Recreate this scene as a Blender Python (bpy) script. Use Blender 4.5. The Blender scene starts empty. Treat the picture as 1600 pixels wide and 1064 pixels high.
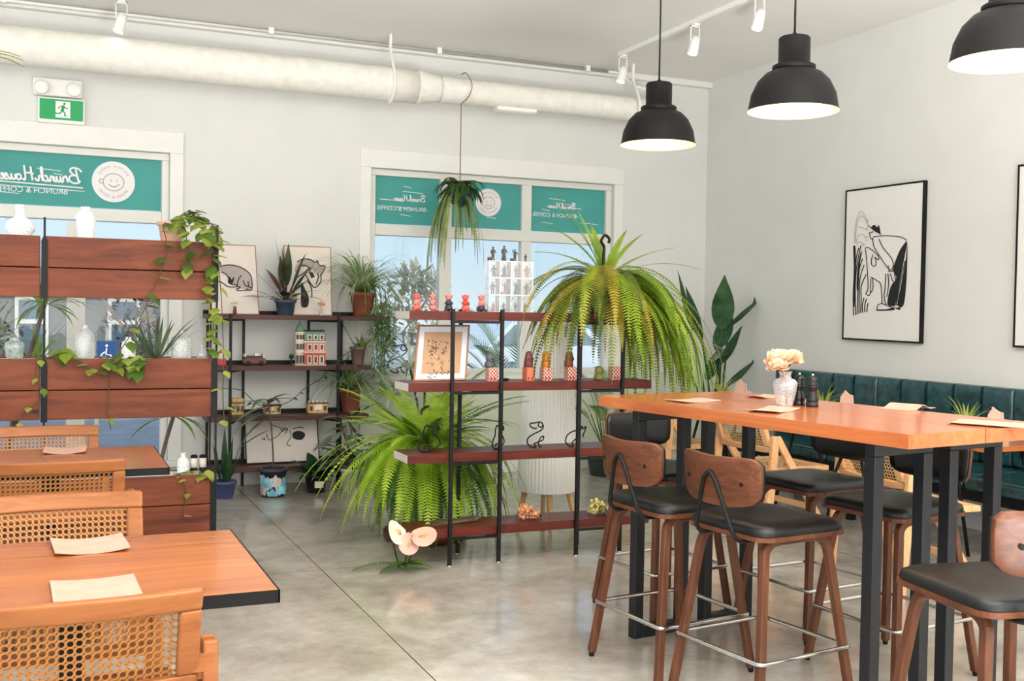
import bpy, math, random
from math import sin, cos, pi, radians as rad
from mathutils import Vector as V, Matrix
R = random.Random(11)
sc = bpy.context.scene
COL = sc.collection
# ------------------------------------------------------------------ camera
F, CX, CY, HC = 1670., 800., 532., 1.42
yd = V((75-CX, -(475-CY), F)).normalized()
xd = V((4640-CX, -(550-CY), F)); xd = (xd - yd*xd.dot(yd)).normalized()
zd = yd.cross(xd)
if zd.y < 0: zd = -zd
def ray(x, y):
    c = V(((x-CX)/F, -(y-CY)/F, 1.)); return V((xd.dot(c), yd.dot(c), zd.dot(c)))
def at(x, y, X=None, Y=None, Z=None):
    r = ray(x, y)
    t = (Z-HC)/r.z if Z is not None else (Y/r.y if Y is not None else X/r.x)
    return V((0, 0, HC)) + r*t
cam = bpy.data.cameras.new('camera'); co = bpy.data.objects.new('camera', cam); COL.objects.link(co)
cam.sensor_width = 36; cam.lens = F/1600*36; cam.clip_end = 200
rt = V((xd.x, yd.x, zd.x)); up = V((xd.y, yd.y, zd.y)); fw = V((xd.z, yd.z, zd.z))
m = Matrix((rt, up, -fw)).transposed().to_4x4(); m.translation = V((0, 0, HC)); co.matrix_world = m
sc.camera = co
sc.view_settings.view_transform = 'Standard'
sc.view_settings.exposure = 0.0
# ------------------------------------------------------------------ materials
def lin(c):
    return tuple((x/12.92 if x <= .04045 else ((x+.055)/1.055)**2.4) for x in [k/255 for k in c]) + (1,)
MATS = {}
def base(name):
    mt = bpy.data.materials.new(name); mt.use_nodes = True; nt = mt.node_tree
    b = nt.nodes['Principled BSDF']; return mt, nt, b
def node(nt, t, **k):
    n = nt.nodes.new(t)
    for a, v in k.items():
        if a in n.inputs: n.inputs[a].default_value = v
        else: setattr(n, a, v)
    return n
def ramp(nt, fac, stops):
    r = nt.nodes.new('ShaderNodeValToRGB'); e = r.color_ramp.elements
    while len(e) < len(stops): e.new(.5)
    for i, (p, c) in enumerate(stops): e[i].position = p; e[i].color = c
    nt.links.new(fac, r.inputs[0]); return r.outputs[0]
def plain(name, c, rough=.5, metal=0, var=.06, scale=8, bump=0, spec=.5, coat=0):
    mt, nt, b = base(name); c = lin(c)
    tc = node(nt, 'ShaderNodeTexCoord'); n = node(nt, 'ShaderNodeTexNoise', Scale=scale, Detail=4.)
    nt.links.new(tc.outputs['Object'], n.inputs['Vector'])
    d = tuple(x*(1-var*2) for x in c[:3])+(1,); l = tuple(min(1, x*(1+var*2)) for x in c[:3])+(1,)
    nt.links.new(ramp(nt, n.outputs[0], [(.3, d), (.7, l)]), b.inputs['Base Color'])
    b.inputs['Roughness'].default_value = rough; b.inputs['Metallic'].default_value = metal
    b.inputs['Specular IOR Level'].default_value = spec; b.inputs['Coat Weight'].default_value = coat
    if bump:
        bp = node(nt, 'ShaderNodeBump', Strength=bump, Distance=.01); nt.links.new(n.outputs[0], bp.inputs['Height'])
        nt.links.new(bp.outputs[0], b.inputs['Normal'])
    MATS[name] = mt; return mt
def wood(name, c1, c2, axis='X', rough=.4, scale=3., stretch=12, coat=0, bump=.05, knots=False):
    mt, nt, b = base(name)
    tc = node(nt, 'ShaderNodeTexCoord'); mp = node(nt, 'ShaderNodeMapping')
    s = [scale*stretch]*3; s['XYZ'.index(axis)] = scale; mp.inputs['Scale'].default_value = s
    nt.links.new(tc.outputs['Object'], mp.inputs['Vector'])
    n = node(nt, 'ShaderNodeTexNoise', Scale=1., Detail=6., Distortion=1.2, Roughness=.6); nt.links.new(mp.outputs[0], n.inputs['Vector'])
    mp2 = node(nt, 'ShaderNodeMapping'); s2 = [scale*stretch*.16]*3; s2['XYZ'.index(axis)] = scale*.25; mp2.inputs['Scale'].default_value = s2
    nt.links.new(tc.outputs['Object'], mp2.inputs['Vector'])
    n2 = node(nt, 'ShaderNodeTexNoise', Scale=1., Detail=2.); nt.links.new(mp2.outputs[0], n2.inputs['Vector'])
    ad = node(nt, 'ShaderNodeMath', operation='MULTIPLY_ADD'); nt.links.new(n.outputs[0], ad.inputs[0]); ad.inputs[1].default_value = .55
    ml = node(nt, 'ShaderNodeMath', operation='MULTIPLY'); nt.links.new(n2.outputs[0], ml.inputs[0]); ml.inputs[1].default_value = .45
    nt.links.new(ml.outputs[0], ad.inputs[2])
    a, z = lin(c1), lin(c2)
    col = ramp(nt, ad.outputs[0], [(.33, a), (.66, z)])
    if knots:
        vo = node(nt, 'ShaderNodeTexVoronoi', Scale=1.); mp3 = node(nt, 'ShaderNodeMapping')
        s3 = [5.]*3; s3['XYZ'.index(axis)] = 2.2; mp3.inputs['Scale'].default_value = s3
        nt.links.new(tc.outputs['Object'], mp3.inputs['Vector']); nt.links.new(mp3.outputs[0], vo.inputs['Vector'])
        k = ramp(nt, vo.outputs['Distance'], [(.03, (.18, .18, .18, 1)), (.1, (1, 1, 1, 1))])
        mx = node(nt, 'ShaderNodeMixRGB', blend_type='MULTIPLY'); mx.inputs[0].default_value = 1
        nt.links.new(col, mx.inputs[1]); nt.links.new(k, mx.inputs[2]); col = mx.outputs[0]
    nt.links.new(col, b.inputs['Base Color'])
    b.inputs['Roughness'].default_value = rough; b.inputs['Specular IOR Level'].default_value = .3; b.inputs['Coat Weight'].default_value = coat; b.inputs['Coat Roughness'].default_value = .12
    if bump:
        bp = node(nt, 'ShaderNodeBump', Strength=bump, Distance=.005); nt.links.new(n.outputs[0], bp.inputs['Height']); nt.links.new(bp.outputs[0], b.inputs['Normal'])
    MATS[name] = mt; return mt
def leafm(name, c, c2=None, trans=.45, rough=.45):
    mt, nt, b = base(name)
    tc = node(nt, 'ShaderNodeTexCoord'); n = node(nt, 'ShaderNodeTexNoise', Scale=7., Detail=2.)
    nt.links.new(tc.outputs['Object'], n.inputs['Vector'])
    a = lin(c); z = lin(c2 or tuple(min(255, int(k*1.25)) for k in c))
    col = ramp(nt, n.outputs[0], [(.35, a), (.65, z)])
    nt.links.new(col, b.inputs['Base Color']); b.inputs['Roughness'].default_value = rough; b.inputs['Specular IOR Level'].default_value = .25
    tr = node(nt, 'ShaderNodeBsdfTranslucent'); nt.links.new(col, tr.inputs[0])
    mx = node(nt, 'ShaderNodeMixShader'); mx.inputs[0].default_value = trans
    nt.links.new(b.outputs[0], mx.inputs[1]); nt.links.new(tr.outputs[0], mx.inputs[2])
    nt.links.new(mx.outputs[0], nt.nodes['Material Output'].inputs['Surface']); MATS[name] = mt; return mt
def film(name, c, trans=.6):
    mt, nt, b = base(name); c = lin(c)
    tc = node(nt, 'ShaderNodeTexCoord'); n = node(nt, 'ShaderNodeTexNoise', Scale=2.5)
    nt.links.new(tc.outputs['Object'], n.inputs['Vector'])
    col = ramp(nt, n.outputs[0], [(.3, tuple(x*.95 for x in c[:3])+(1,)), (.7, tuple(min(1, x*1.05) for x in c[:3])+(1,))])
    nt.links.new(col, b.inputs['Base Color']); b.inputs['Roughness'].default_value = .6
    tr = node(nt, 'ShaderNodeBsdfTranslucent'); nt.links.new(col, tr.inputs[0])
    mx = node(nt, 'ShaderNodeMixShader'); mx.inputs[0].default_value = trans
    nt.links.new(b.outputs[0], mx.inputs[1]); nt.links.new(tr.outputs[0], mx.inputs[2])
    nt.links.new(mx.outputs[0], nt.nodes['Material Output'].inputs['Surface']); MATS[name] = mt; return mt
def clear(name, tint=(1, 1, 1), gloss=.12, rough=.02, diff=0., dcol=(.9, .92, .95), bump=0, bscale=60):
    mt, nt, b = base(name); nt.nodes.remove(b)
    t = node(nt, 'ShaderNodeBsdfTransparent'); t.inputs[0].default_value = tint+(1,)
    g = node(nt, 'ShaderNodeBsdfGlossy', Roughness=rough); g.inputs[0].default_value = (1, 1, 1, 1)
    lw = node(nt, 'ShaderNodeLayerWeight', Blend=.35)
    mu = node(nt, 'ShaderNodeMath', operation='MULTIPLY_ADD'); nt.links.new(lw.outputs['Facing'], mu.inputs[0]); mu.inputs[1].default_value = gloss*2.5; mu.inputs[2].default_value = gloss*.3
    mx = node(nt, 'ShaderNodeMixShader'); nt.links.new(mu.outputs[0], mx.inputs[0]); nt.links.new(t.outputs[0], mx.inputs[1]); nt.links.new(g.outputs[0], mx.inputs[2])
    out = mx.outputs[0]
    if diff:
        d = node(nt, 'ShaderNodeBsdfDiffuse'); d.inputs[0].default_value = dcol+(1,)
        m2 = node(nt, 'ShaderNodeMixShader'); nt.links.new(out, m2.inputs[1]); nt.links.new(d.outputs[0], m2.inputs[2])
        if bump:
            tc = node(nt, 'ShaderNodeTexCoord'); vo = node(nt, 'ShaderNodeTexVoronoi', Scale=float(bscale)); nt.links.new(tc.outputs['Object'], vo.inputs['Vector'])
            rr = ramp(nt, vo.outputs['Distance'], [(.1, (.45, .45, .45, 1)), (.6, (1, 1, 1, 1))])
            mm = node(nt, 'ShaderNodeMath', operation='MULTIPLY'); nt.links.new(rr, mm.inputs[0]); mm.inputs[1].default_value = min(1, diff*1.6); nt.links.new(mm.outputs[0], m2.inputs[0])
            bp = node(nt, 'ShaderNodeBump', Strength=bump, Distance=.004); nt.links.new(vo.outputs['Distance'], bp.inputs['Height'])
            nt.links.new(bp.outputs[0], g.inputs['Normal']); nt.links.new(bp.outputs[0], d.inputs['Normal'])
        else: m2.inputs[0].default_value = diff
        out = m2.outputs[0]
    nt.links.new(out, nt.nodes['Material Output'].inputs['Surface']); MATS[name] = mt; return mt
def emit(name, c, s):
    mt, nt, b = base(name); b.inputs['Base Color'].default_value = lin(c); b.inputs['Emission Color'].default_value = lin(c); b.inputs['Emission Strength'].default_value = s
    MATS[name] = mt; return mt
def checker(name, c1, c2, scale):
    mt, nt, b = base(name); tc = node(nt, 'ShaderNodeTexCoord'); k = node(nt, 'ShaderNodeTexChecker', Scale=scale)
    mp = node(nt, 'ShaderNodeMapping'); mp.inputs['Location'].default_value = (.0011, .0013, .0017)
    nt.links.new(tc.outputs['Object'], mp.inputs['Vector']); nt.links.new(mp.outputs[0], k.inputs['Vector'])
    k.inputs['Color1'].default_value = lin(c1); k.inputs['Color2'].default_value = lin(c2)
    nt.links.new(k.outputs[0], b.inputs['Base Color']); b.inputs['Roughness'].default_value = .6; MATS[name] = mt; return mt
def cane(name, c):
    # woven cane webbing: real open holes between the strands
    mt, nt, b = base(name); L = nt.links.new
    tc = node(nt, 'ShaderNodeTexCoord'); sx = node(nt, 'ShaderNodeSeparateXYZ'); L(tc.outputs['UV'], sx.inputs[0])
    def mth(op, a, bb=None):
        n = node(nt, 'ShaderNodeMath', operation=op)
        for i, q in enumerate((a, bb)):
            if q is None: continue
            if isinstance(q, (int, float)): n.inputs[i].default_value = q
            else: L(q, n.inputs[i])
        return n.outputs[0]
    def cell(s, off):
        return mth('SUBTRACT', mth('FRACT', mth('ADD', mth('MULTIPLY', s, 56.), off)), .5)
    def disc(off, r):
        u, v = cell(sx.outputs[0], off), cell(sx.outputs[1], off)
        d = mth('SQRT', mth('ADD', mth('MULTIPLY', u, u), mth('MULTIPLY', v, v)))
        return mth('LESS_THAN', d, r)
    hole = mth('MAXIMUM', disc(0., .36), disc(.5, .09))
    u, v = cell(sx.outputs[0], 0.), cell(sx.outputs[1], 0.)
    wv = mth('ABSOLUTE', mth('ADD', u, v)); col = ramp(nt, wv, [(.0, lin(tuple(k*.72 for k in c))), (.35, lin(c))])
    L(col, b.inputs['Base Color']); b.inputs['Roughness'].default_value = .5
    t = node(nt, 'ShaderNodeBsdfTransparent'); mx = node(nt, 'ShaderNodeMixShader')
    L(hole, mx.inputs[0]); L(b.outputs[0], mx.inputs[1]); L(t.outputs[0], mx.inputs[2]); L(mx.outputs[0], nt.nodes['Material Output'].inputs['Surface'])
    MATS[name] = mt; return mt

plain('wall', (219, 219, 215), .75, var=.012, scale=3, bump=.02)
plain('wall_green_bounce', (205, 210, 190), .75, var=.015, scale=3, bump=.02)
plain('ceiling', (236, 235, 230), .8, var=.01, scale=2)
plain('trim', (229, 228, 222), .5, var=.01)
plain('vinyl', (222, 221, 214), .4, var=.01)
plain('duct', (232, 229, 220), .7, var=.03, scale=14, bump=.5)
plain('black', (16, 16, 17), .5, var=.1, spec=.25)
plain('black_steel', (17, 17, 18), .5, var=.1, spec=.3)
plain('navy_steel', (15, 17, 23), .42, var=.06, spec=.45)
plain('pendant', (9, 8, 8), .55, var=.05, spec=.2)
plain('gloss_black', (12, 11, 11), .25, var=.05)
plain('leather', (12, 13, 13), .42, var=.15, scale=40, bump=.08)
plain('teal_leather', (28, 68, 72), .23, var=.25, scale=16, bump=.25, spec=.7)
plain('chrome', (205, 205, 200), .18, 1.0, var=.02)
plain('terracotta', (140, 78, 55), .8, var=.1)
plain('pink_pot', (216, 170, 150), .7, var=.05)
plain('blue_pot', (72, 82, 128), .45, var=.05)
plain('slate_pot', (62, 76, 92), .35, var=.06)
plain('brown_pot', (120, 98, 88), .7, var=.06)
plain('white_pot', (205, 198, 188), .5, var=.05)
plain('black_pot', (28, 28, 30), .4, var=.05)
plain('green_pot', (48, 70, 62), .45, var=.06)
plain('teal_pot', (38, 62, 58), .4, var=.05)
plain('soil', (60, 45, 36), .95, var=.3, scale=60, bump=.5)
plain('paper', (226, 216, 205), .8, var=.015)
plain('art_paper', (232, 230, 225), .6, var=.008)
plain('ink', (22, 22, 24), .7, var=.05)
plain('grey_ink', (176, 166, 160), .8, var=.05)
plain('kraft', (200, 160, 125), .8, var=.05)
plain('mat_board', (226, 232, 240), .7, var=.01)
plain('menu', (196, 156, 138), .7, var=.04, scale=20)
plain('napkin', (222, 184, 164), .8, var=.05)
plain('white_ceramic', (238, 238, 240), .3, var=.03, scale=60, bump=.3)
plain('lamp_white', (240, 239, 232), .75, var=.01)
plain('red_toy', (190, 60, 50), .5); plain('pink_toy', (214, 130, 118), .5, var=.1); plain('coral_toy', (222, 98, 85), .5, var=.08)
plain('navy_toy', (52, 54, 66), .5); plain('orange_wax', (214, 122, 40), .5, var=.08); plain('plum_wax', (108, 52, 58), .5, var=.06)
plain('wine_wax', (140, 44, 52), .5, var=.06); plain('grey_wax', (92, 94, 100), .5, var=.06); plain('olive_wax', (128, 122, 60), .5, var=.08)
plain('brick_toy', (176, 84, 66), .6, var=.08, scale=50); plain('cream_toy', (236, 220, 200), .6); plain('green_toy', (92, 128, 108), .5); plain('tan_toy', (206, 170, 110), .6, var=.15, scale=40)
plain('brown_toy', (110, 58, 44), .5, var=.15, scale=40); plain('grey_toy', (190, 186, 170), .6); plain('window_toy', (70, 60, 58), .3)
plain('fig_dark', (74, 66, 64), .6, var=.2, scale=60); plain('fig_skin', (150, 104, 92), .6, var=.25, scale=60)
plain('exit_green', (20, 160, 90), .5, var=.02); plain('white_plastic', (236, 235, 230), .4, var=.01)
plain('peach_petal', (252, 214, 182), .6, var=.06); plain('stem', (96, 70, 50), .6); plain('green_stem', (110, 140, 60), .6)
plain('anthurium_pink', (238, 178, 158), .35, var=.08); plain('anthurium_white', (240, 234, 215), .35, var=.04); plain('spadix', (226, 190, 120), .6)
plain('straw_orange', (226, 150, 104), .8, var=.25, scale=50, bump=.4); plain('straw_yellow', (222, 196, 120), .8, var=.3, scale=50, bump=.4)
plain('blue_paint', (128, 190, 222), .5, var=.3, scale=14); plain('moss', (90, 80, 60), .9, var=.3)
plain('rope', (150, 120, 90), .8); plain('siding', (124, 126, 124), .8, var=.03); plain('snow', (158, 162, 166), .9, var=.05, scale=1.5); plain('asphalt', (106, 114, 126), .9, var=.08, scale=3)
plain('brick_far', (96, 76, 70), .9, var=.2, scale=6); plain('car_white', (178, 188, 196), .25, var=.01, coat=.5); plain('car_glass', (90, 110, 125), .15); plain('tyre', (32, 32, 34), .7)
plain('sign_blue', (30, 74, 128), .5, var=.02); plain('bark', (120, 106, 96), .9, var=.2); plain('metal_grey', (150, 148, 142), .4, .6)
film('teal_film', (118, 206, 196), .6); plain('film_white', (236, 233, 233), .7, var=.01)
film('bush_grey', (150, 152, 132), .4)
wood('redwood', (80, 36, 20), (144, 76, 48), 'X', .5, 1.6, 9, knots=True)
wood('walnut_board', (60, 20, 14), (112, 46, 34), 'X', .38, 2., 10)
wood('dark_board', (60, 36, 32), (98, 62, 54), 'X', .45, 2., 10)
wood('walnut', (66, 35, 22), (120, 72, 47), 'Y', .38, 4., 10)
wood('leg_walnut', (66, 37, 24), (116, 72, 49), 'Z', .4, 3., 10)
wood('bar_wood', (160, 78, 34), (206, 124, 70), 'Y', .22, 1.4, 12, coat=.35)
wood('table_wood', (146, 76, 34), (192, 116, 62), 'X', .24, 1.4, 14, coat=.35)
wood('chair_wood', (130, 74, 38), (176, 112, 66), 'Y', .42, 3., 9)
wood('pale_wood', (206, 150, 100), (236, 188, 140), 'Y', .45, 3., 9)
wood('lamp_leg', (196, 150, 98), (228, 186, 134), 'Z', .5, 3., 10)
wood('frame_wood', (150, 100, 72), (182, 132, 100), 'Z', .5, 4., 10)
wood('pale_frame', (196, 150, 120), (220, 178, 148), 'Z', .5, 4., 10)
cane('cane', (170, 112, 54)); cane('pale_cane', (226, 180, 116))
for n_, a_, b_, t_ in [('fern_lime', (168, 204, 46), (214, 238, 100), .55), ('fern_mid', (124, 158, 38), (172, 200, 70), .5), ('fern_dark', (52, 92, 28), (90, 128, 44), .35),
    ('fern_olive', (112, 124, 34), (168, 172, 70), .45), ('fern_gold', (162, 150, 48), (206, 190, 90), .45), ('fern_deep', (62, 84, 30), (104, 122, 50), .35),
    ('hang_dark', (44, 72, 40), (84, 110, 58), .3), ('hang_pale', (150, 168, 96), (196, 208, 140), .5),
    ('spider', (112, 136, 84), (190, 200, 160), .4), ('spider_green', (88, 128, 60), (150, 176, 104), .4), ('pothos', (142, 166, 60), (196, 208, 110), .5), ('pothos_dark', (72, 104, 44), (110, 140, 60), .35),
    ('calathea', (44, 58, 40), (84, 104, 64), .2), ('calathea_red', (74, 44, 48), (112, 70, 66), .2), ('dark_leaf', (36, 66, 42), (62, 96, 58), .25), ('grey_leaf', (84, 106, 84), (134, 150, 120), .3),
    ('strel', (34, 66, 42), (66, 104, 62), .25), ('palm', (70, 112, 52), (134, 166, 90), .4), ('silver', (176, 190, 170), (226, 232, 216), .4), ('aloe', (70, 98, 70), (116, 134, 100), .25), ('drac', (106, 144, 58), (178, 198, 110), .45)]:
    leafm(n_, a_, b_, t_)
clear('pane', (.97, .985, .98), .06, .01)
clear('glass', (.95, .97, .96), .22, .03, .12)
clear('glass_clear', (.93, .96, .95), .25, .05, .17, (.93, .95, .96), .4, 130)
clear('glass_white', (.96, .97, .98), .2, .1, .62, (.95, .96, .97), .4, 110)
clear('glass_green', (.8, .88, .86), .3, .04, .3, (.5, .58, .56), .4, 40)
clear('acrylic', (.97, .98, .99), .07, .02, .10, (.95, .96, .98))
clear('acrylic_edge', (.9, .92, .94), .3, .05, .6, (.92, .94, .96))
emit('bulb', (255, 224, 170), 6.); emit('spot_glow', (255, 244, 224), 5.)
checker('checks', (168, 62, 48), (240, 205, 190), 95.); checker('checks_orange', (214, 112, 80), (222, 124, 92), 95.)
plain('shade_in', (246, 214, 160), .7, var=.01)
def floor_mat():
    mt, nt, b = base('concrete'); L = nt.links.new
    tc = node(nt, 'ShaderNodeTexCoord'); o = tc.outputs['Object']
    n1 = node(nt, 'ShaderNodeTexNoise', Scale=.9, Detail=8., Roughness=.65, Distortion=.6); L(o, n1.inputs['Vector'])
    n2 = node(nt, 'ShaderNodeTexNoise', Scale=7., Detail=8., Roughness=.7); L(o, n2.inputs['Vector'])
    mx = node(nt, 'ShaderNodeMath', operation='MULTIPLY_ADD'); L(n2.outputs[0], mx.inputs[0]); mx.inputs[1].default_value = .35
    m2 = node(nt, 'ShaderNodeMath', operation='MULTIPLY'); L(n1.outputs[0], m2.inputs[0]); m2.inputs[1].default_value = .65; L(m2.outputs[0], mx.inputs[2])
    col = ramp(nt, mx.outputs[0], [(.34, lin((138, 127, 114))), (.5, lin((174, 167, 157))), (.66, lin((206, 201, 194)))])
    sx = node(nt, 'ShaderNodeSeparateXYZ'); L(o, sx.inputs[0])
    lines = None
    for ax, p in [(0, 1.37), (1, 5.70), (0, 4.4), (1, 2.2)]:
        s = node(nt, 'ShaderNodeMath', operation='SUBTRACT'); L(sx.outputs[ax], s.inputs[0]); s.inputs[1].default_value = p
        a = node(nt, 'ShaderNodeMath', operation='ABSOLUTE'); L(s.outputs[0], a.inputs[0])
        l = node(nt, 'ShaderNodeMath', operation='LESS_THAN'); L(a.outputs[0], l.inputs[0]); l.inputs[1].default_value = .0028
        if lines is None: lines = l.outputs[0]
        else:
            q = node(nt, 'ShaderNodeMath', operation='MAXIMUM'); L(lines, q.inputs[0]); L(l.outputs[0], q.inputs[1]); lines = q.outputs[0]
    c2 = node(nt, 'ShaderNodeMixRGB'); L(lines, c2.inputs[0]); L(col, c2.inputs[1]); c2.inputs[2].default_value = lin((70, 66, 60)); L(c2.outputs[0], b.inputs['Base Color'])
    rr = ramp(nt, n2.outputs[0], [(.3, (.10, .10, .10, 1)), (.75, (.22, .22, .22, 1))]); L(rr, b.inputs['Roughness'])
    b.inputs['Specular IOR Level'].default_value = .8
    bp = node(nt, 'ShaderNodeBump', Strength=.015, Distance=.01); L(n2.outputs[0], bp.inputs['Height']); L(bp.outputs[0], b.inputs['Normal'])
    MATS['concrete'] = mt
floor_mat()
# ------------------------------------------------------------------ mesh builder
def cr(pts, n=6, closed=False):
    pts = [V(p) for p in pts]; out = []
    N = len(pts)
    if N < 3: return pts
    for i in range(N if closed else N-1):
        p1, p2 = pts[i], pts[(i+1) % N]
        p0 = pts[i-1] if (closed or i > 0) else p1; p3 = pts[(i+2) % N] if (closed or i < N-2) else p2
        for k in range(n):
            t = k/n
            out.append(.5*((2*p1)+(p2-p0)*t+(2*p0-5*p1+4*p2-p3)*t*t+(3*p1-p0-3*p2+p3)*t**3))
    if not closed: out.append(pts[-1])
    return out
class MB:
    def __init__(s): s.v = []; s.f = []; s.m = []; s.s = []; s.uv = None
    def add(s, vs, fs, mat=0, smooth=False):
        o = len(s.v); s.v += [V(p) for p in vs]
        for f in fs: s.f.append([i+o for i in f]); s.m.append(mat); s.s.append(smooth)
        return s
    def box(s, a, b, mat=0, M=None):
        x0, y0, z0 = a; x1, y1, z1 = b
        vs = [V(p) for p in [(x0, y0, z0), (x1, y0, z0), (x1, y1, z0), (x0, y1, z0), (x0, y0, z1), (x1, y0, z1), (x1, y1, z1), (x0, y1, z1)]]
        if M: vs = [M @ p for p in vs]
        return s.add(vs, [(3, 2, 1, 0), (4, 5, 6, 7), (0, 1, 5, 4), (1, 2, 6, 5), (2, 3, 7, 6), (3, 0, 4, 7)], mat)
    def beam(s, p0, p1, w, h, side=(0, 0, 1), mat=0):
        p0, p1 = V(p0), V(p1); t = (p1-p0).normalized(); sd = V(side); a = t.cross(sd).normalized(); b2 = a.cross(t).normalized()
        vs = []
        for p in (p0, p1):
            for i, j in ((-1, -1), (1, -1), (1, 1), (-1, 1)): vs.append(p+a*i*w/2+b2*j*h/2)
        return s.add(vs, [(3, 2, 1, 0), (4, 5, 6, 7), (0, 1, 5, 4), (1, 2, 6, 5), (2, 3, 7, 6), (3, 0, 4, 7)], mat)
    def tube(s, pts, r, n=7, mat=0, closed=False, flat=None, smooth=True, caps=True):
        pts = [V(p) for p in pts]; N = len(pts); rr = r if isinstance(r, (list, tuple)) else [r]*N
        vs = []; ref = None
        for i, p in enumerate(pts):
            if closed: t = pts[(i+1) % N]-pts[i-1]
            else: t = pts[min(i+1, N-1)]-pts[max(i-1, 0)]
            if t.length < 1e-9: t = V((0, 0, 1))
            t.normalize()
            if ref is None:
                ref = V((0, 0, 1)) if abs(t.z) < .9 else V((1, 0, 0))
            a = (ref-t*ref.dot(t))
            if a.length < 1e-4: a = t.orthogonal()
            a.normalize(); ref = a; b = t.cross(a)
            for k in range(n):
                q = 2*pi*(k+(.5 if n == 4 else 0))/n
                vs.append(p+(a*cos(q)+b*sin(q)*(flat or 1))*rr[i])
        fs = []
        for i in range(N if closed else N-1):
            for k in range(n):
                j = (i+1) % N; fs.append((i*n+k, i*n+(k+1) % n, j*n+(k+1) % n, j*n+k))
        s.add(vs, fs, mat, smooth)
        if not closed and caps:
            o = len(s.v)-len(vs); s.f.append([o+k for k in range(n)][::-1]); s.f.append([o+(N-1)*n+k for k in range(n)]); s.m += [mat]*2; s.s += [False]*2
        return s
    def cyl(s, p0, p1, r0, r1=None, n=16, mat=0): return s.tube([p0, p1], [r0, r0 if r1 is None else r1], n, mat)
    def lathe(s, prof, c=(0, 0, 0), n=24, mat=0, M=None, smooth=True, wob=None, caps=True):
        c = V(c); vs = []
        for i, (r, z) in enumerate(prof):
            for k in range(n):
                q = 2*pi*k/n; rr = r*(wob(q, z) if wob else 1); p = V((rr*cos(q), rr*sin(q), z)); vs.append((M @ p if M else p)+c)
        fs = []
        for i in range(len(prof)-1):
            for k in range(n): fs.append((i*n+k, i*n+(k+1) % n, (i+1)*n+(k+1) % n, (i+1)*n+k))
        s.add(vs, fs, mat, smooth)
        if not caps: return s
        o = len(s.v)-len(vs)
        if prof[0][0] > 1e-5: s.f.append([o+k for k in range(n)][::-1]); s.m.append(mat); s.s.append(False)
        if prof[-1][0] > 1e-5: s.f.append([o+(len(prof)-1)*n+k for k in range(n)]); s.m.append(mat); s.s.append(False)
        return s
    def ball(s, c, r, n=12, mat=0, sq=(1, 1, 1)):
        prof = [(max(1e-6, sin(pi*i/(n//2+2)))*1., -cos(pi*i/(n//2+2))) for i in range(n//2+3)]
        M = Matrix.Diagonal((r*sq[0], r*sq[1], r*sq[2])).to_4x4()
        return s.lathe(prof, c, n, mat, M)
    def prism(s, poly, z0, z1, mat=0, M=None, smooth=False):
        n = len(poly); vs = [V((p[0], p[1], z0)) for p in poly]+[V((p[0], p[1], z1)) for p in poly]
        if M: vs = [M @ p for p in vs]
        s.add(vs, [list(range(n))[::-1], list(range(n, 2*n))], mat)
        return s.add(vs, [(k, (k+1) % n, n+(k+1) % n, n+k) for k in range(n)], mat, smooth)
    def leaf(s, b, az, el, L, W, droop=.8, prof='lance', n=6, mat=0, fold=.18, curl=0.):
        p = V(b); A = [] ; st = L/n; sd = V((-sin(az), cos(az), 0))
        for i in range(n+1):
            t = i/n; e = el-droop*t**1.3
            d = V((cos(e)*cos(az), cos(e)*sin(az), sin(e)))
            w = {'lance': sin(pi*min(1, .04+t*.96)**.75), 'strap': min(1, .55+t*3)*max(0, 1-t**2.2), 'oval': max(0, sin(pi*(t*.97+.015)))**.6, 'heart': max(0, sin(pi*(t*.98+.01)**.55))}[prof]
            w = max(w, .03)*W/2; nn = sd.cross(d)
            A.append((p-sd*w+nn*fold*w, p.copy(), p+sd*w+nn*fold*w)); p = p+d*st
        vs = [q for a in A for q in a]; fs = []
        for i in range(n): fs += [(i*3, i*3+1, i*3+4, i*3+3), (i*3+1, i*3+2, i*3+5, i*3+4)]
        s.add(vs, fs, mat, True); return p
    def frond(s, b, az, e0, e1, L, pl, n=34, mat=0, pw=.012, power=.8, ang=.35, rm=None, hang=.25, narrow=.5):
        p = V(b); st = L/n; sd = V((-sin(az), cos(az), 0)); pts = [p.copy()]
        for i in range(n):
            t = (i+.5)/n; e = e0+(e1-e0)*t**power
            d = V((cos(e)*cos(az), cos(e)*sin(az), sin(e))); p = p+d*st; pts.append(p.copy())
            up_ = sd.cross(d)
            l = pl*min(1, .35+t*3.2)*max(.06, 1-t**2.4)*(.9+.2*R.random())
            for sg in (-1, 1):
                q = (sd*sg*cos(ang)+d*sin(ang)+V((0, 0, -hang))-up_*.05).normalized()
                w = d*pw
                s.add([p-w*.6, p+q*l*.35-w, p+q*l, p+q*l*.35+w, p+w*.6], [(0, 1, 2, 3, 4)], mat, False)
        s.tube(pts[::3] if len(pts) > 9 else pts, .0022, 4, rm if rm is not None else mat)
        return p
    def clamp(s, **k):
        for p in s.v:
            for a, m_ in k.items(): setattr(p, a, min(getattr(p, a), m_+.02*(m_-getattr(p, a)) if getattr(p, a) > m_ else getattr(p, a)))
        return s
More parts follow.
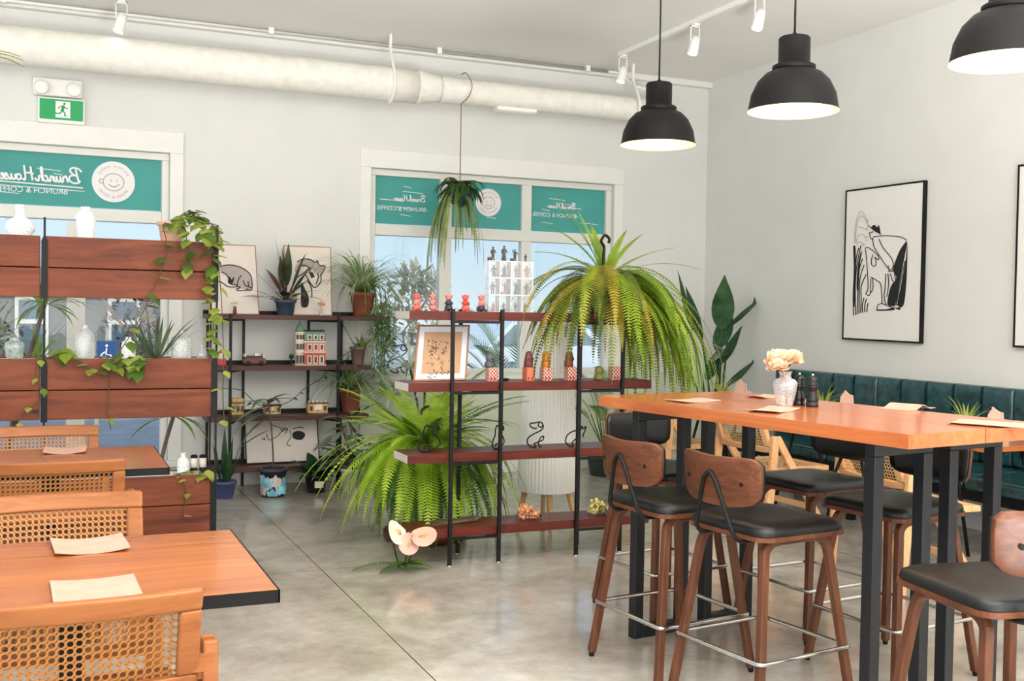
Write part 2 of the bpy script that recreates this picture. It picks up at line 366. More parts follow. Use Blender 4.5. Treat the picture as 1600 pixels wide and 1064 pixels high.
    def build(s, name, mats, parent=None, bevel=0, seg=2, sub=0, loc=None, uvf=None):
        me = bpy.data.meshes.new(name); me.from_pydata([tuple(p) for p in s.v], [], s.f)
        if isinstance(mats, str): mats = [mats]
        for q in mats: me.materials.append(MATS[q])
        me.polygons.foreach_set('material_index', s.m); me.polygons.foreach_set('use_smooth', s.s)
        if uvf:
            uv = me.uv_layers.new(name='UVMap')
            for lp in me.loops: uv.data[lp.index].uv = uvf(me.vertices[lp.vertex_index].co)
        me.update(); o = bpy.data.objects.new(name, me); COL.objects.link(o)
        if parent: o.parent = parent
        if loc: o.location = loc
        if bevel:
            md = o.modifiers.new('bevel', 'BEVEL'); md.width = bevel; md.segments = seg; md.limit_method = 'ANGLE'; md.harden_normals = False
        if sub:
            md = o.modifiers.new('subd', 'SUBSURF'); md.levels = sub; md.render_levels = sub
        return o
def tag(o, label, cat, group=None):
    o['label'] = label; o['category'] = cat
    if group: o['group'] = group
    return o
def thing(name, label, cat, loc=(0, 0, 0), rz=0, group=None):
    o = bpy.data.objects.new(name, None); o.empty_display_size = .1; COL.objects.link(o); o.location = loc; o.rotation_euler = (0, 0, rz)
    return tag(o, label, cat, group)
def struct(o): o['kind'] = 'structure'; return o
def dup(root, loc, rz, label, group=None):
    def cp(o, par):
        c = o.copy(); COL.objects.link(c)
        if par: c.parent = par
        for ch in list(o.children): cp(ch, c)
        return c
    r = cp(root, None); r.location = loc; r.rotation_euler = (0, 0, rz); r['label'] = label
    if group: r['group'] = group
    return r
def rrect(w, h, r, n=5, cx=0, cy=0):
    o = []
    for sx, sy, a0 in ((1, 1, 0), (-1, 1, pi/2), (-1, -1, pi), (1, -1, 1.5*pi)):
        for k in range(n+1):
            a = a0+pi/2*k/n; o.append((cx+sx*(w/2-r)+r*cos(a), cy+sy*(h/2-r)+r*sin(a)))
    return o
def textmesh(body, size, shear=0):
    cu = bpy.data.curves.new('t', 'FONT'); cu.body = body; cu.size = size; cu.shear = shear; cu.align_x = 'LEFT'; cu.resolution_u = 3
    o = bpy.data.objects.new('t', cu); COL.objects.link(o); dg = bpy.context.evaluated_depsgraph_get(); dg.update()
    me = bpy.data.meshes.new_from_object(o.evaluated_get(dg)); vs = [v.co.copy() for v in me.vertices]; fs = [list(p.vertices) for p in me.polygons]
    bpy.data.objects.remove(o); bpy.data.meshes.remove(me); bpy.data.curves.remove(cu); return vs, fs
def ribbon(mb, pts, w, fn, mat=0, smooth=True, n=5):
    # flat pen stroke; fn maps (u, v) to a 3d point
    P = cr([(p[0], p[1], 0) for p in pts], n) if smooth and len(pts) > 2 else [V((p[0], p[1], 0)) for p in pts]
    A = []
    for i, p in enumerate(P):
        t = P[min(i+1, len(P)-1)]-P[max(i-1, 0)]
        if t.length < 1e-9: t = V((1, 0, 0))
        t.normalize(); q = V((-t.y, t.x, 0))*w/2; A += [fn(*(p+q).xy), fn(*(p-q).xy)]
    mb.add(A, [(2*i, 2*i+1, 2*i+3, 2*i+2) for i in range(len(P)-1)], mat)
def fill(mb, pts, fn, mat=0, smooth=True):
    P = cr([(p[0], p[1], 0) for p in pts], 4, True) if smooth else [V((p[0], p[1], 0)) for p in pts]
    # fan from centroid is unsafe for concave shapes: use tessellation
    from mathutils.geometry import tessellate_polygon
    tr = tessellate_polygon([P]); mb.add([fn(p.x, p.y) for p in P], [tuple(t) for t in tr], mat)
# ================================================================== THE SETTING
YB, XR, ZC = 8.66, 5.76, 3.62
struct(MB().box((-6, -3, -.1), (XR+.2, YB+.3, 0)).build('floor', 'concrete'))
struct(MB().box((-6, -3, ZC), (XR+.2, YB+.3, ZC+.12)).build('ceiling', 'ceiling'))
W1 = (-1.95, .86, .22, 2.60); W2 = (2.46, 4.76, .86, 2.60)
b = MB()
xs = [-6, W1[0], W1[1], W2[0], W2[1], XR+.2]
for i in (0, 2, 4): b.box((xs[i], YB, 0), (xs[i+1], YB+.16, ZC))
for w in (W1, W2): b.box((w[0], YB, 0), (w[1], YB+.16, w[2])); b.box((w[0], YB, w[3]), (w[1], YB+.16, ZC))
struct(b.build('wall_back', 'wall'))
struct(MB().box((XR, -3, 0), (XR+.16, YB, ZC)).build('wall_right', 'wall'))
# strip below the right window, green bounce from plants put into its colour
struct(MB().box((2.38, YB-.012, .1), (XR, YB, .86)).box((2.38, YB-.02, .86), (XR, YB, .885)).build('trim_1', 'wall_green_bounce'))
struct(MB().box((-6, YB-.016, 0), (XR, YB, .1)).build('baseboard_back', 'trim', bevel=.004))
struct(MB().box((XR-.016, -3, 0), (XR, YB-.016, .1)).build('baseboard_right', 'trim', bevel=.004))
struct(MB().box((-6, YB-.07, ZC-.055), (XR, YB, ZC)).build('trim_2', 'trim', bevel=.006))
def casing(name, w, t=.095):
    x0, x1, z0, z1 = w; b = MB(); y0 = YB-.014
    b.box((x0-t, y0, z1), (x1+t, YB, z1+t+.06)); b.box((x0-t, y0, z0), (x0, YB, z1)); b.box((x1, y0, z0), (x1+t, YB, z1)); b.box((x0-t, YB-.05, z0-.05), (x1+t, YB, z0))
    struct(b.build(name, 'trim', bevel=.005))
casing('trim_3', W1, .1); casing('trim_4', W2, .095)
def window(name, w, vx, hz, vtop=None):
    x0, x1, z0, z1 = w; fr = .055; y0, y1 = YB+.045, YB+.125
    b = MB()
    b.box((x0, y0, z1-fr), (x1, y1, z1)).box((x0, y0, z0), (x1, y1, z0+fr)).box((x0, y0, z0+fr), (x0+fr, y1, z1-fr)).box((x1-fr, y0, z0+fr), (x1, y1, z1-fr))
    for a, c in hz: b.box((x0+fr, y0, a), (x1-fr, y1, c))
    for a, c, za, zb in vx: b.box((a, y0+.004, za), (c, y1-.004, zb))
    o = struct(b.build(name, 'vinyl', bevel=.006))
    g = MB().box((x0+.02, YB+.08, z0+.02), (x1-.02, YB+.086, z1-.02)).build('pane', 'pane', o)
    return o
window('window_1', W1, [(.13, .26, .27, 2.04), (-1.0, -.88, .27, 2.55), (.33, .36, .27, .6)], [(2.055, 2.15)])
window('window_2', W2, [(3.09, 3.20, .915, 2.55), (3.86, 3.955, .915, 2.55)], [(2.045, 2.14)])
# translucent teal banners stuck inside the top panes, printed to be read from the street
BR = [[(.08, 0), (.2, .5), (.3, .98)], [(-.08, .8), (.15, 1.02), (.52, 1.05), (.66, .85), (.45, .6), (.24, .52), (.6, .5), (.72, .22), (.45, -.02), (.12, .02), (0, .18)],
 [(.78, 0), (.9, .4), (.96, .43), (1.02, .35), (1.09, .36), (1.08, .1), (1.15, 0), (1.22, .12), (1.27, .38), (1.27, .1), (1.35, 0), (1.45, .12), (1.5, .38), (1.5, .1), (1.56, 0), (1.64, .15), (1.68, .38), (1.68, 0)],
 [(1.68, .1), (1.75, .32), (1.83, .38), (1.88, .28), (1.88, .06), (1.95, 0), (2.04, .18), (2.16, .4), (2.26, .34)], [(2.04, .2), (2.07, .04), (2.18, 0), (2.3, .12), (2.46, .6), (2.49, .92), (2.43, .96), (2.39, .7), (2.37, 0)],
 [(2.37, .1), (2.45, .3), (2.54, .38), (2.6, .28), (2.6, .06), (2.68, 0), (2.86, .2)],
 [(3.12, .98), (3.06, .5), (2.98, 0)], [(3.52, 1.02), (3.45, .5), (3.43, .1), (3.5, 0), (3.6, .12)], [(2.92, .46), (3.2, .53), (3.5, .5)],
 [(3.88, .38), (3.74, .36), (3.69, .15), (3.78, 0), (3.92, .06), (3.95, .26), (3.86, .38), (4.04, .33)], [(4.06, .38), (4.05, .1), (4.13, 0), (4.24, .12), (4.29, .38), (4.29, .1), (4.36, 0), (4.46, .14), (4.6, .42), (4.66, .2), (4.62, 0), (4.48, .03)],
 [(4.62, .02), (4.74, .14), (4.86, .26), (4.87, .38), (4.77, .36), (4.73, .15), (4.82, 0), (4.98, .1), (5.25, .3)]]
def banner(name, label, x0, x1, z0, z1, script=None, caps=None, badge=None, rules=False, seed=1, skew=0.):
    y = YB+.072; rr = random.Random(seed)
    t = thing(name, label, 'window sign', ((x0+x1)/2, y, z0), group='teal window signs')
    ox, oz = (x0+x1)/2, z0
    MB().box((x0-ox, 0, 0), (x1-ox, .003, z1-z0)).build('banner_film', 'teal_film', t)
    cn = [0]
    def fn(u, v): cn[0] += 1; return V((u-ox, -.003-5e-6*cn[0], v-oz))
    b = MB()
    for k in range(9 if x1-x0 > 1 else 6):
        u = rr.uniform(x0+.03, x1-.2); v = rr.uniform(z0+.08, z1-.05); l = rr.uniform(.05, .22)
        if badge and abs(u+l/2-badge[0]) < badge[2]+l/2 and abs(v-badge[1]) < badge[2]: continue
        if u+l > x1-.02: continue
        ribbon(b, [(u, v), (u+l/2, v-.004), (u+l, v-.01)], .005, fn, 0)
    b.build('wood_grain_marks', 'film_white', t)
    if script:
        sx, sz, h = script; b = MB(); ct = [0]
        def f2(u, v): ct[0] += 1; return V((sx-u*h*1.05-ox, -.004-1e-5*ct[0], sz+v*h-oz))
        for st in BR:
            st2 = [(u, v) for u, v in st if sx-u*h*1.05 > x0-.0]
            if len(st2) > 1: ribbon(b, st2, .12, f2, 0)
        b.build('script_lettering', 'film_white', t)
        if rules:
            b = MB(); ribbon(b, [(sx+.02, sz-.035), (x0+.02, sz-.0)], .009, fn, 0, False); ribbon(b, [(sx+.03, sz-.06), (x0+.02, sz-.03)], .005, fn, 0, False); b.build('underline', 'film_white', t)
    if caps:
        cx_, cz_, s_, txt = caps; vs, fs = textmesh(txt, s_)
        MB().add([V((cx_-v.x-ox, -.004, cz_+v.y-oz)) for v in vs], fs).build('capital_lettering', 'film_white', t)
    if badge:
        bx, bz, br = badge; d = MB(); d.prism([(br*cos(2*pi*k/40), br*sin(2*pi*k/40)) for k in range(40)], 0, .0015, 0, Matrix.Translation((bx-ox, -.002, bz-oz)) @ Matrix.Rotation(pi/2, 4, 'X'))
        bo = d.build('round_badge', 'film_white', t)
        e = MB(); ce = [0]
        def g(u, v): ce[0] += 1; return V((bx-ox+u*br, -.0045-3e-6*ce[0], bz-oz+v*br))
        ribbon(e, [(.48*cos(a*pi/16), .42*sin(a*pi/16)-.02) for a in range(33)], .045, g)
        ribbon(e, [(-.47, .06), (-.62, .1), (-.66, -.02), (-.58, -.1), (-.46, -.06)], .045, g)
        ribbon(e, [(-.2, -.12), (-.1, -.22), (.06, -.24), (.2, -.17), (.27, -.1)], .05, g)
        for ex in (-.1, .16): fill(e, [(ex+.035*cos(a), .05+.035*sin(a)) for a in (0, 1.57, 3.14, 4.71)], g)
        e.build('smiling_cup', 'grey_ink', bo)
        a = MB()
        for word, a0, a1, flip in (('BRUNCH HOUSE', 150, 30, 1), ('BRUNCH & COFFEE', 215, 325, -1)):
            n = len(word)
            for i, chh in enumerate(word[::-1] if flip == 1 else word[::-1]):
                if chh == ' ': continue
                an = rad(a0+(a1-a0)*i/(n-1)); vs, fs = textmesh(chh, .17)
                r0 = .7 if flip == 1 else .8
                P = []
                for v in vs:
                    u, w = -(v.x-.05), v.y
                    if flip == 1: q = (cos(an)*(r0+w)+sin(an)*u, sin(an)*(r0+w)-cos(an)*u)
                    else: q = (cos(an)*(r0-w)-sin(an)*u, sin(an)*(r0-w)+cos(an)*u)
                    P.append(g(*q))
                a.add(P, fs)
        a.build('ring_lettering', 'grey_ink', bo)
    return t
banner('window_sign', 'wide teal banner with script lettering and smiling cup badge in left window', -.86, .80, 2.155, 2.545, (.22, 2.335, .105), (.135, 2.245, .058, 'BRUNCH & COFFEE'), (.455, 2.36, .155), True, 3)
banner('window_sign', 'teal banner in left pane of centre window with script lettering only', 2.515, 3.085, 2.145, 2.545, (2.96, 2.345, .052), (2.985, 2.262, .05, '-BRUNCH & COFFEE-'), None, False, 5)
banner('window_sign', 'teal banner behind hanging fern with round smiling cup badge', 3.205, 3.855, 2.145, 2.545, None, None, (3.545, 2.375, .12), False, 8)
banner('window_sign', 'teal banner in narrow right pane above the big fern', 3.96, 4.70, 2.145, 2.545, (4.40, 2.36, .052), (4.43, 2.28, .05, '-BRUNCH & COFFEE-'), None, False, 12)
# ------------------------------------------------------------------ outside
struct(MB().box((-40, YB+.3, -.35), (60, 70, -.18)).build('parking_lot', 'asphalt'))
struct(MB().box((-40, 27, -.18), (60, 69, -.12)).build('snowy_ground', 'snow'))
bd = thing('neighbouring_building', 'pale grey sided building with dark windows across the parking lot', 'building', (-2, 19, -.18))
q = MB().box((-9, 0, 0), (5.2, 6, 1.95))
q.build('wall', 'siding', bd)
MB().box((-9.3, -.35, 1.9), (5.5, 6.3, 2.2)).build('roof', 'siding', bd, bevel=.03)
for x in (-1.2, 1.55, 2.95): 
    f = MB().box((x-.04, -.06, .62), (x+.46, 0, 1.72)).box((x, -.08, .66), (x+.42, -.05, .68)).build('window_frame', 'vinyl', bd)
    MB().box((x+.02, -.075, .7), (x+.40, -.06, 1.28)).box((x+.02, -.075, 1.36), (x+.40, -.06, 1.66)).build('window_glass', 'car_glass', f)
def bush(name, label, loc, rx, rz_, mat, n=420, s=.16, base_mat='bark'):
    t = thing(name, label, 'bush', loc); b = MB()
    for k in range(n):
        a = R.uniform(0, 2*pi); z = R.random(); r = rx*(1-z*z*.8)*math.sqrt(R.random())
        p = V((r*cos(a), r*sin(a)*.6, .1+z*rz_)); b.leaf(p, R.uniform(0, 6.3), R.uniform(-.5, 1.3), s*R.uniform(.6, 1.3), s*.45, .4, 'oval', 2)
    b.build('foliage', mat, t); b = MB()
    for k in range(7): b.tube([(0, 0, 0), (R.uniform(-.3, .3)*rx, R.uniform(-.2, .2), rz_*.5), (R.uniform(-.8, .8)*rx, R.uniform(-.3, .3), rz_*R.uniform(.7, 1))], [.03, .02, .008], 5)
    b.build('branches', base_mat, t)
bush('shrub', 'leafless reddish shrub against the grey building, left of the parking sign', (-.9, 18.3, -.18), .75, 1.7, 'brick_far')
bush('shrub', 'leafless reddish shrub behind the blue parking sign', (1.4, 18.2, -.18), .95, 1.9, 'brick_far')
bush('shrub', 'bushy grey green shrub outside centre window beside spider plant', (6.6, 20.2, -.18), 1.3, 2.3, 'bush_grey', 700, .24)
bush('shrub', 'low brown hedge far behind the parked cars', (10.6, 25, -.18), 3.0, 1.5, 'brick_far', 500, .25)
# bare tree
t = thing('bare_tree', 'thin leafless tree beyond the parked cars outside centre window', 'tree', (8.15, 22.5, -.18))
b = MB()
def br(p, d, l, r, k):
    e = p+d*l; b.tube([p, (p+e)/2+V((R.uniform(-.05, .05), 0, 0))*l, e], [r, r*.85, r*.65], 5)
    if k: 
        for _ in range(3): br(p+d*l*R.uniform(.55, 1), (d+V((R.uniform(-.7, .7), R.uniform(-.4, .4), R.uniform(0, .4)))).normalized(), l*R.uniform(.55, .75), r*.6, k-1)
br(V((0, 0, 0)), V((.05, 0, 1)), 1.3, .06, 4); b.build('branches', 'bark', t)
sg = thing('parking_sign', 'blue accessible parking sign on a post outside left window', 'sign', (.83, 17.6, -.18))
MB().cyl((0, 0, 0), (0, 0, 1.25), .025).build('post', 'metal_grey', sg)
f = MB().box((-.135, -.05, .62), (.135, -.03, 1.05)).build('sign_panel', 'sign_blue', sg, bevel=.01)
b = MB(); fn = lambda u, v: V((u, -.056, v+.64))
ribbon(b, [(.0, .30), (-.01, .2), (.06, .19), (.085, .09), (.11, .1)], .022, fn, 0, False); ribbon(b, [(-.02, .24), (-.07, .2), (-.09, .12), (-.05, .06), (.01, .05), (.055, .09)], .02, fn)
fill(b, [(.02*cos(k), .335+.02*sin(k)) for k in range(6)], fn); b.build('wheelchair_symbol', 'white_plastic', f)
def car(label, loc, rz):
    t = thing('parked_car', label, 'car', loc, rz, 'cars parked outside')
    side = [(-2.1, .3), (-2.15, .7), (-1.9, .95), (-1.1, 1.0), (-.55, 1.45), (.9, 1.48), (1.55, 1.02), (2.05, .9), (2.15, .6), (2.1, .3)]
    MB().prism(side, -.85, .85, 0, Matrix.Rotation(pi/2, 4, 'X')).build('car_body', 'car_white', t, bevel=.07, seg=3)
    b = MB()
    for s in (-1, 1):
        for gl in ([(-.95, 1.02), (-.52, 1.38), (.1, 1.4), (.1, 1.02)], [(.17, 1.02), (.17, 1.4), (.85, 1.4), (1.35, 1.03)]):
            b.prism(gl, s*.852-.004, s*.852+.004, 0, Matrix.Rotation(pi/2, 4, 'X'))
    b.build('side_windows', 'car_glass', t)
    for x in (-1.35, 1.35):
        for y in (-.78, .78): MB().lathe([(.2, -.1), (.33, -.09), (.33, .09), (.2, .1)], (x, y, .33), 20, 0, Matrix.Rotation(pi/2, 4, 'X')).build('wheel', 'tyre', t)
car('white car parked nearest outside centre window', (7.4, 17.2, -.18), .25)
car('white car parked behind and to the right outside centre window', (10.6, 20.5, -.18), .1)
# ================================================================== CEILING SERVICES
d = thing('air_duct', 'long white wrapped air duct hung below the ceiling', 'duct', (0, 8.3, 3.225))
def hduct(x0, x1, r, nm):
    n = 26; prof = []
    for i in range(n+1): prof.append((r*(1+.012*sin(i*2.3)+.01*R.random()), x0+(x1-x0)*i/n))
    return MB().lathe(prof, (0, 0, 0), 28, 0, Matrix.Rotation(pi/2, 4, 'Y')).build(nm, 'duct', d)
hduct(-3.5, 2.72, .135, 'wide_duct'); MB().lathe([(.137, 2.72), (.137, 2.75), (.108, 2.90), (.108, 2.92)], (0, 0, 0), 28, 0, Matrix.Rotation(pi/2, 4, 'Y')).build('reducer', 'duct', d)
hduct(2.92, 5.05, .105, 'narrow_duct')
MB().lathe([(.108, 4.98), (.112, 5.0), (.112, 5.06), (.09, 5.08)], (0, 0, 0), 28, 0, Matrix.Rotation(pi/2, 4, 'Y')).build('end_collar', 'duct', d)
g = MB().box((3.42, -.05, -.125), (3.78, .05, -.095))
for k in range(5): g.box((3.44, -.04+k*.018, -.13), (3.76, -.032+k*.018, -.12))
g.build('air_grille', 'white_plastic', d, bevel=.004)
for x in (-.9, 2.5, 4.72):
    MB().tube(cr([(x, -.02, ZC-3.225), (x, -.02, .25), (x, -.1, .12), (x, -.145, .0), (x, -.09, -.12), (x, 0, -.145)], 5), .012, 6, flat=1.8).build('hanger_strap', 'white_plastic', d)
cd = thing('conduit_pipe', 'thin white conduit running along the back wall under the ceiling', 'pipe', (0, 8.54, 3.6))
MB().tube([(-3.5, 0, -.01), (4.6, 0, -.01)]+cr([(4.6, 0, -.01), (4.72, -.05, -.03), (4.8, -.12, -.13), (4.95, -.15, -.17)], 4), .014, 7).build('pipe', 'white_plastic', cd)
for x in (-.3, 1.6, 3.0, 4.4): MB().box((x-.02, -.02, -.03), (x+.02, .02, .02)).build('pipe_clip', 'white_plastic', cd)
tr = thing('track_light', 'white ceiling track with spotlights near the right wall', 'track light', (4.42, 0, ZC))
MB().box((-.018, 1.5, -.035), (.018, 8.0, 0)).build('track_rail', 'white_plastic', tr)
def spot(par, y, tilt=.25, x=0, drop=.035):
    M = Matrix.Translation((x, y, -drop-.14)) @ Matrix.Rotation(tilt, 4, 'Y')
    h = MB().lathe([(.034, .045), (.036, 0), (.04, -.07), (.04, -.085)], (0, 0, 0), 16, 0, M).build('spot_head', 'white_plastic', par)
    MB().lathe([(.0, -.088), (.033, -.087), (.033, -.083), (0, -.08)], (0, 0, 0), 16, 0, M).build('lit_lens', 'spot_glow', h)
    MB().box((x-.022, y-.03, -drop-.012), (x+.022, y+.03, -drop)).box((x-.04, y-.004, -drop-.13), (x-.034, y+.004, -drop-.01)).box((x+.034, y-.004, -drop-.13), (x+.04, y+.004, -drop-.01)).box((x-.04, y-.004, -drop-.02), (x+.04, y+.004, -drop-.01)).build('spot_bracket', 'white_plastic', par)
for y in (7.93, 6.84, 6.05, 4.9, 3.6): spot(tr, y)
t2 = thing('ceiling_spotlight', 'small white ceiling spotlight above the green exit sign', 'spotlight', (.47, 8.15, ZC)); MB().box((-.05, -.05, -.03), (.05, .05, 0)).build('mount_plate', 'white_plastic', t2, bevel=.004); spot(t2, 0)
# exit sign and emergency light
ex = thing('exit_sign', 'green running figure exit sign above left window', 'sign', (.085, YB, 2.78))
MB().box((-.16, -.05, -.025), (.16, 0, .16)).build('sign_housing', 'white_plastic', ex, bevel=.006)
f = MB().box((-.148, -.056, .0), (.148, -.05, .148)).build('sign_face', 'exit_green', ex)
b = MB(); b.box((-.04, -.058, .015), (.06, -.0555, .135)); b.build('white_doorway', 'white_plastic', f)
b = MB(); fn = lambda u, v: V((u, -.0595, v))
fill(b, [(.02+.009*cos(k), .118+.009*sin(k)) for k in range(6)], fn)
for st, w in (([(.016, .103), (.008, .08), (.004, .066)], .02), ([(.004, .068), (.022, .052), (.022, .034), (.034, .028)], .01), ([(.002, .068), (-.008, .048), (-.03, .044), (-.044, .05)], .01), ([(.012, .1), (-.012, .096), (-.022, .078)], .007), ([(.016, .1), (.032, .084), (.046, .09)], .007)): ribbon(b, st, w, fn)
b.build('running_figure', 'exit_green', f)
em = thing('emergency_light', 'white twin head emergency light over the exit sign', 'emergency light', (.06, YB, 2.95))
MB().box((-.17, -.06, .0), (.17, 0, .13)).build('light_housing', 'white_plastic', em, bevel=.015, seg=3)
for x in (-.11, .11): MB().lathe([(.02, 0), (.045, .01), (.05, .045), (.042, .05), (.0, .046)], (x, -.06, .05), 18, 0, Matrix.Rotation(pi/2, 4, 'X')).build('lamp_head', 'white_plastic', em)
# pendants
def pendant(label, loc):
    t = thing('pendant_lamp', label, 'pendant lamp', loc, 0, 'black dome pendants over the bar tables')   # loc = rim centre
    r = .19
    out = [(r, 0), (r-.004, .012), (.176, .07), (.15, .125), (.118, .158), (.086, .172), (.082, .176)]
    inn = [(.08, .168), (.112, .152), (.144, .12), (.170, .07), (r-.006, .008), (r, 0)]
    MB().lathe(out, n=40, caps=False).build('lamp_shade', 'pendant', t)
    o = MB().lathe(inn, n=40, caps=False).build('shade_lining', 'shade_in', t)
    MB().lathe([(.088, .170), (.090, .176), (.090, .19), (.084, .194), (.066, .194), (.066, .305), (.060, .312), (.012, .315), (.008, .33), (0, .33)], n=32).build('cap', 'pendant', t)
    MB().cyl((0, 0, .32), (0, 0, ZC-loc[2]-.02), .0045, n=8).build('cord', 'black', t)
    MB().lathe([(.05, ZC-loc[2]), (.05, ZC-loc[2]-.02), (.01, ZC-loc[2]-.035)]).build('ceiling_rose', 'black', t)
    MB().ball((0, 0, .10), .03, 14).build('bulb', 'bulb', t)
    l = bpy.data.lights.new('pendant_light', 'POINT'); l.energy = 5; l.color = (1, .78, .5); l.shadow_soft_size = .04
    lo = bpy.data.objects.new('pendant_light', l); COL.objects.link(lo); lo.location = V(loc)+V((0, 0, .05))
pendant('farthest black dome pendant, left of the three over the bar tables', (2.83, 4.70, 2.275))
pendant('middle black dome pendant of the three over the bar tables', (2.885, 3.70, 2.285))
pendant('nearest black dome pendant, cut off at top right of the photo', (3.0, 2.70, 2.30))
# ================================================================== FURNITURE
def uvplane(ax, ay): return lambda c: (c[ax], c[ay])
# ---- bar tables (two narrow slabs side by side)
BT = thing('bar_table', 'left one of two narrow orange wood bar tables, grinders and vase stand on it', 'bar table', (2.51, 2.60, 0), rad(8.2), 'high bar tables')
def bar_table(t):
    L_, W_ = 1.66, .392
    MB().prism([(0.0, 0), (W_, 0), (W_, L_), (0, L_)], 1.003, 1.05).build('table_top', 'bar_wood', t, bevel=.003)
    for y in (.19, L_-.21):
        b = MB(); s = .048
        b.box((.045, y-.0225, .0), (.045+s, y+.0225, .955)); b.build('leg', 'navy_steel', t, bevel=.003)
        b = MB(); b.box((W_-.045-s, y-.0225, .0), (W_-.045, y+.0225, .955)); b.build('leg', 'navy_steel', t, bevel=.003)
        MB().box((.045+s, y-.0225, 0), (W_-.045-s, y+.0225, .048)).build('floor_bar', 'navy_steel', t, bevel=.003)
        MB().box((.045, y-.0225, .955), (W_-.045, y+.0225, 1.003)).build('top_bar', 'navy_steel', t, bevel=.003)
bar_table(BT)
ca, sa = cos(rad(8.2)), sin(rad(8.2))
dup(BT, (2.51+.397*ca, 2.60+.397*sa, 0), rad(8.2), 'right one of two narrow orange wood bar tables, nearer the green bench')
# ---- bar stools
def stool(label, loc, rz):
    t = thing('bar_stool', label, 'bar stool', loc, rz, 'walnut and black leather stools around the bar tables')
    def seat(w, f, z0, z1):
        poly = rrect(.42-f, .42-f, .055, 5); poly = [(x, y*(1.0+.10*x)) for x, y in poly]
        return MB().prism(poly, z0, z1)
    seat(0, 0, .640, .656).build('seat_shell', 'walnut', t, bevel=.004)
    # padded cushion with a soft crown
    b = MB(); rings = [(1.0, .656), (1.005, .668), (.985, .682), (.90, .692), (.6, .695), (.25, .692)]
    poly = [(x, y*(1.0+.10*x)) for x, y in rrect(.412, .412, .06, 5)]; n = len(poly); vs = []
    for k, z in rings: vs += [V((x*k, y*k, z + .012*max(0, (x*k-.12))*-1)) for x, y in poly]
    fs = [(i*n+k, i*n+(k+1) % n, (i+1)*n+(k+1) % n, (i+1)*n+k) for i in range(len(rings)-1) for k in range(n)]
    fs.append([(len(rings)-1)*n+k for k in range(n)]); b.add(vs, fs, 0, True); b.build('seat_cushion', 'leather', t)
    for s in (-1, 1):
        path = [V((-.235, s*.225, .018)), V((-.165, s*.165, .56))]+cr([(-.165, s*.165, .56), (-.155, s*.158, .60), (-.125, s*.155, .625), (-.08, s*.155, .632)], 4)[1:]+[V((.07, s*.155, .632))]+cr([(.07, s*.155, .632), (.115, s*.155, .625), (.145, s*.158, .60), (.155, s*.165, .56)], 4)[1:]+[V((.225, s*.225, .018))]
        MB().tube(path, .0215, 4, smooth=False, flat=.9).build('bent_leg_frame', 'leg_walnut', t, bevel=.004)
        for x in (-.235, .225): MB().cyl((x*1.004, s*.2255, 0), (x, s*.225, .02), .010, .013, 10).build('foot_glide', 'black', t)
    k = .225; zx = .20; x0 = -.235+.07*zx/.54*1.0; x1 = .225-.07*zx/.54; y = .225-.06*zx/.54
    e = .014
    ring = []
    for cx_, cy_, a in ((x1, y, 0), (x0, y, pi/2), (x0, -y, pi), (x1, -y, 1.5*pi)):
        for j in range(4):
            q = a+pi/2*j/3; ring.append((cx_+(cos(q)*e+math.copysign(.012-e, cx_)), cy_+(sin(q)*e+math.copysign(.012-e, cy_)), zx+.03))
    MB().tube(ring, .0085, 7, closed=True).build('footrest_ring', 'chrome', t)
    # curved backrest: plywood shell behind, pad in front
    def backp(off, th, grow, inset=0):
        b = MB(); nu, nv = 12, 6; W_, H_ = .40-inset, .175-inset
        vs = []
        for side in (0, 1):
            for j in range(nv+1):
                for i in range(nu+1):
                    u = -1+2*i/nu; v = -1+2*j/nv
                    # superellipse corner rounding
                    uu = u; vv = v
                    r_ = .3
                    lim = 1-.0
                    m_ = max(abs(u), abs(v)); 
                    if m_ > 0:
                        sc_ = m_/((abs(u)**6+abs(v)**6)**(1/6)); uu, vv = u*sc_, v*sc_
                    yy = uu*W_/2*(1-.05*(1-vv)/2); zz = .838+vv*H_/2+abs(uu)**2*.012
                    xx = -.255+.05*uu*uu-.06*(zz-.838)+off+side*th*(1-grow*max(abs(u), abs(v))**4)
                    vs.append((xx, yy, zz))
        N = (nu+1)*(nv+1); fs = []
        for sd in (0, 1):
            for j in range(nv):
                for i in range(nu):
                    a = sd*N+j*(nu+1)+i; q = (a, a+1, a+nu+2, a+nu+1); fs.append(q if sd else q[::-1])
        bd_ = [i for i in range(nu+1)]+[j*(nu+1)+nu for j in range(1, nv+1)]+[nv*(nu+1)+i for i in range(nu-1, -1, -1)]+[j*(nu+1) for j in range(nv-1, 0, -1)]
        for i in range(len(bd_)): a, c = bd_[i], bd_[(i+1) % len(bd_)]; fs.append((a, c, N+c, N+a))
        b.add(vs, fs, 0, True); return b
    wd = backp(-.016, .016, 0).build('backrest_shell', 'walnut', t, bevel=.003)
    for s in (-1, 1): MB().lathe([(.008, 0), (.008, .003), (.004, .004)], (-.255+.05*.42-.017, s*.135, .838), 10, 0, Matrix.Rotation(-pi/2, 4, 'Y')).build('screw', 'black', wd)
    backp(.001, .024, .55, .006).build('backrest_pad', 'leather', t)
    # bent rod carrying the backrest
    rod = [(.02, -.10, .632), (-.15, -.10, .630)]+cr([(-.15, -.10, .630), (-.22, -.098, .634), (-.25, -.094, .665)], 4)[1:]+[(-.275, -.03, .84)]+cr([(-.275, -.03, .84), (-.278, 0, .868), (-.275, .03, .84)], 5)[1:]+[(-.25, .094, .665)]+cr([(-.25, .094, .665), (-.22, .098, .634), (-.15, .10, .630)], 4)[1:]+[(.02, .10, .632)]
    MB().tube(rod, .0085, 8).build('backrest_rod', 'black_steel', t)
    return t
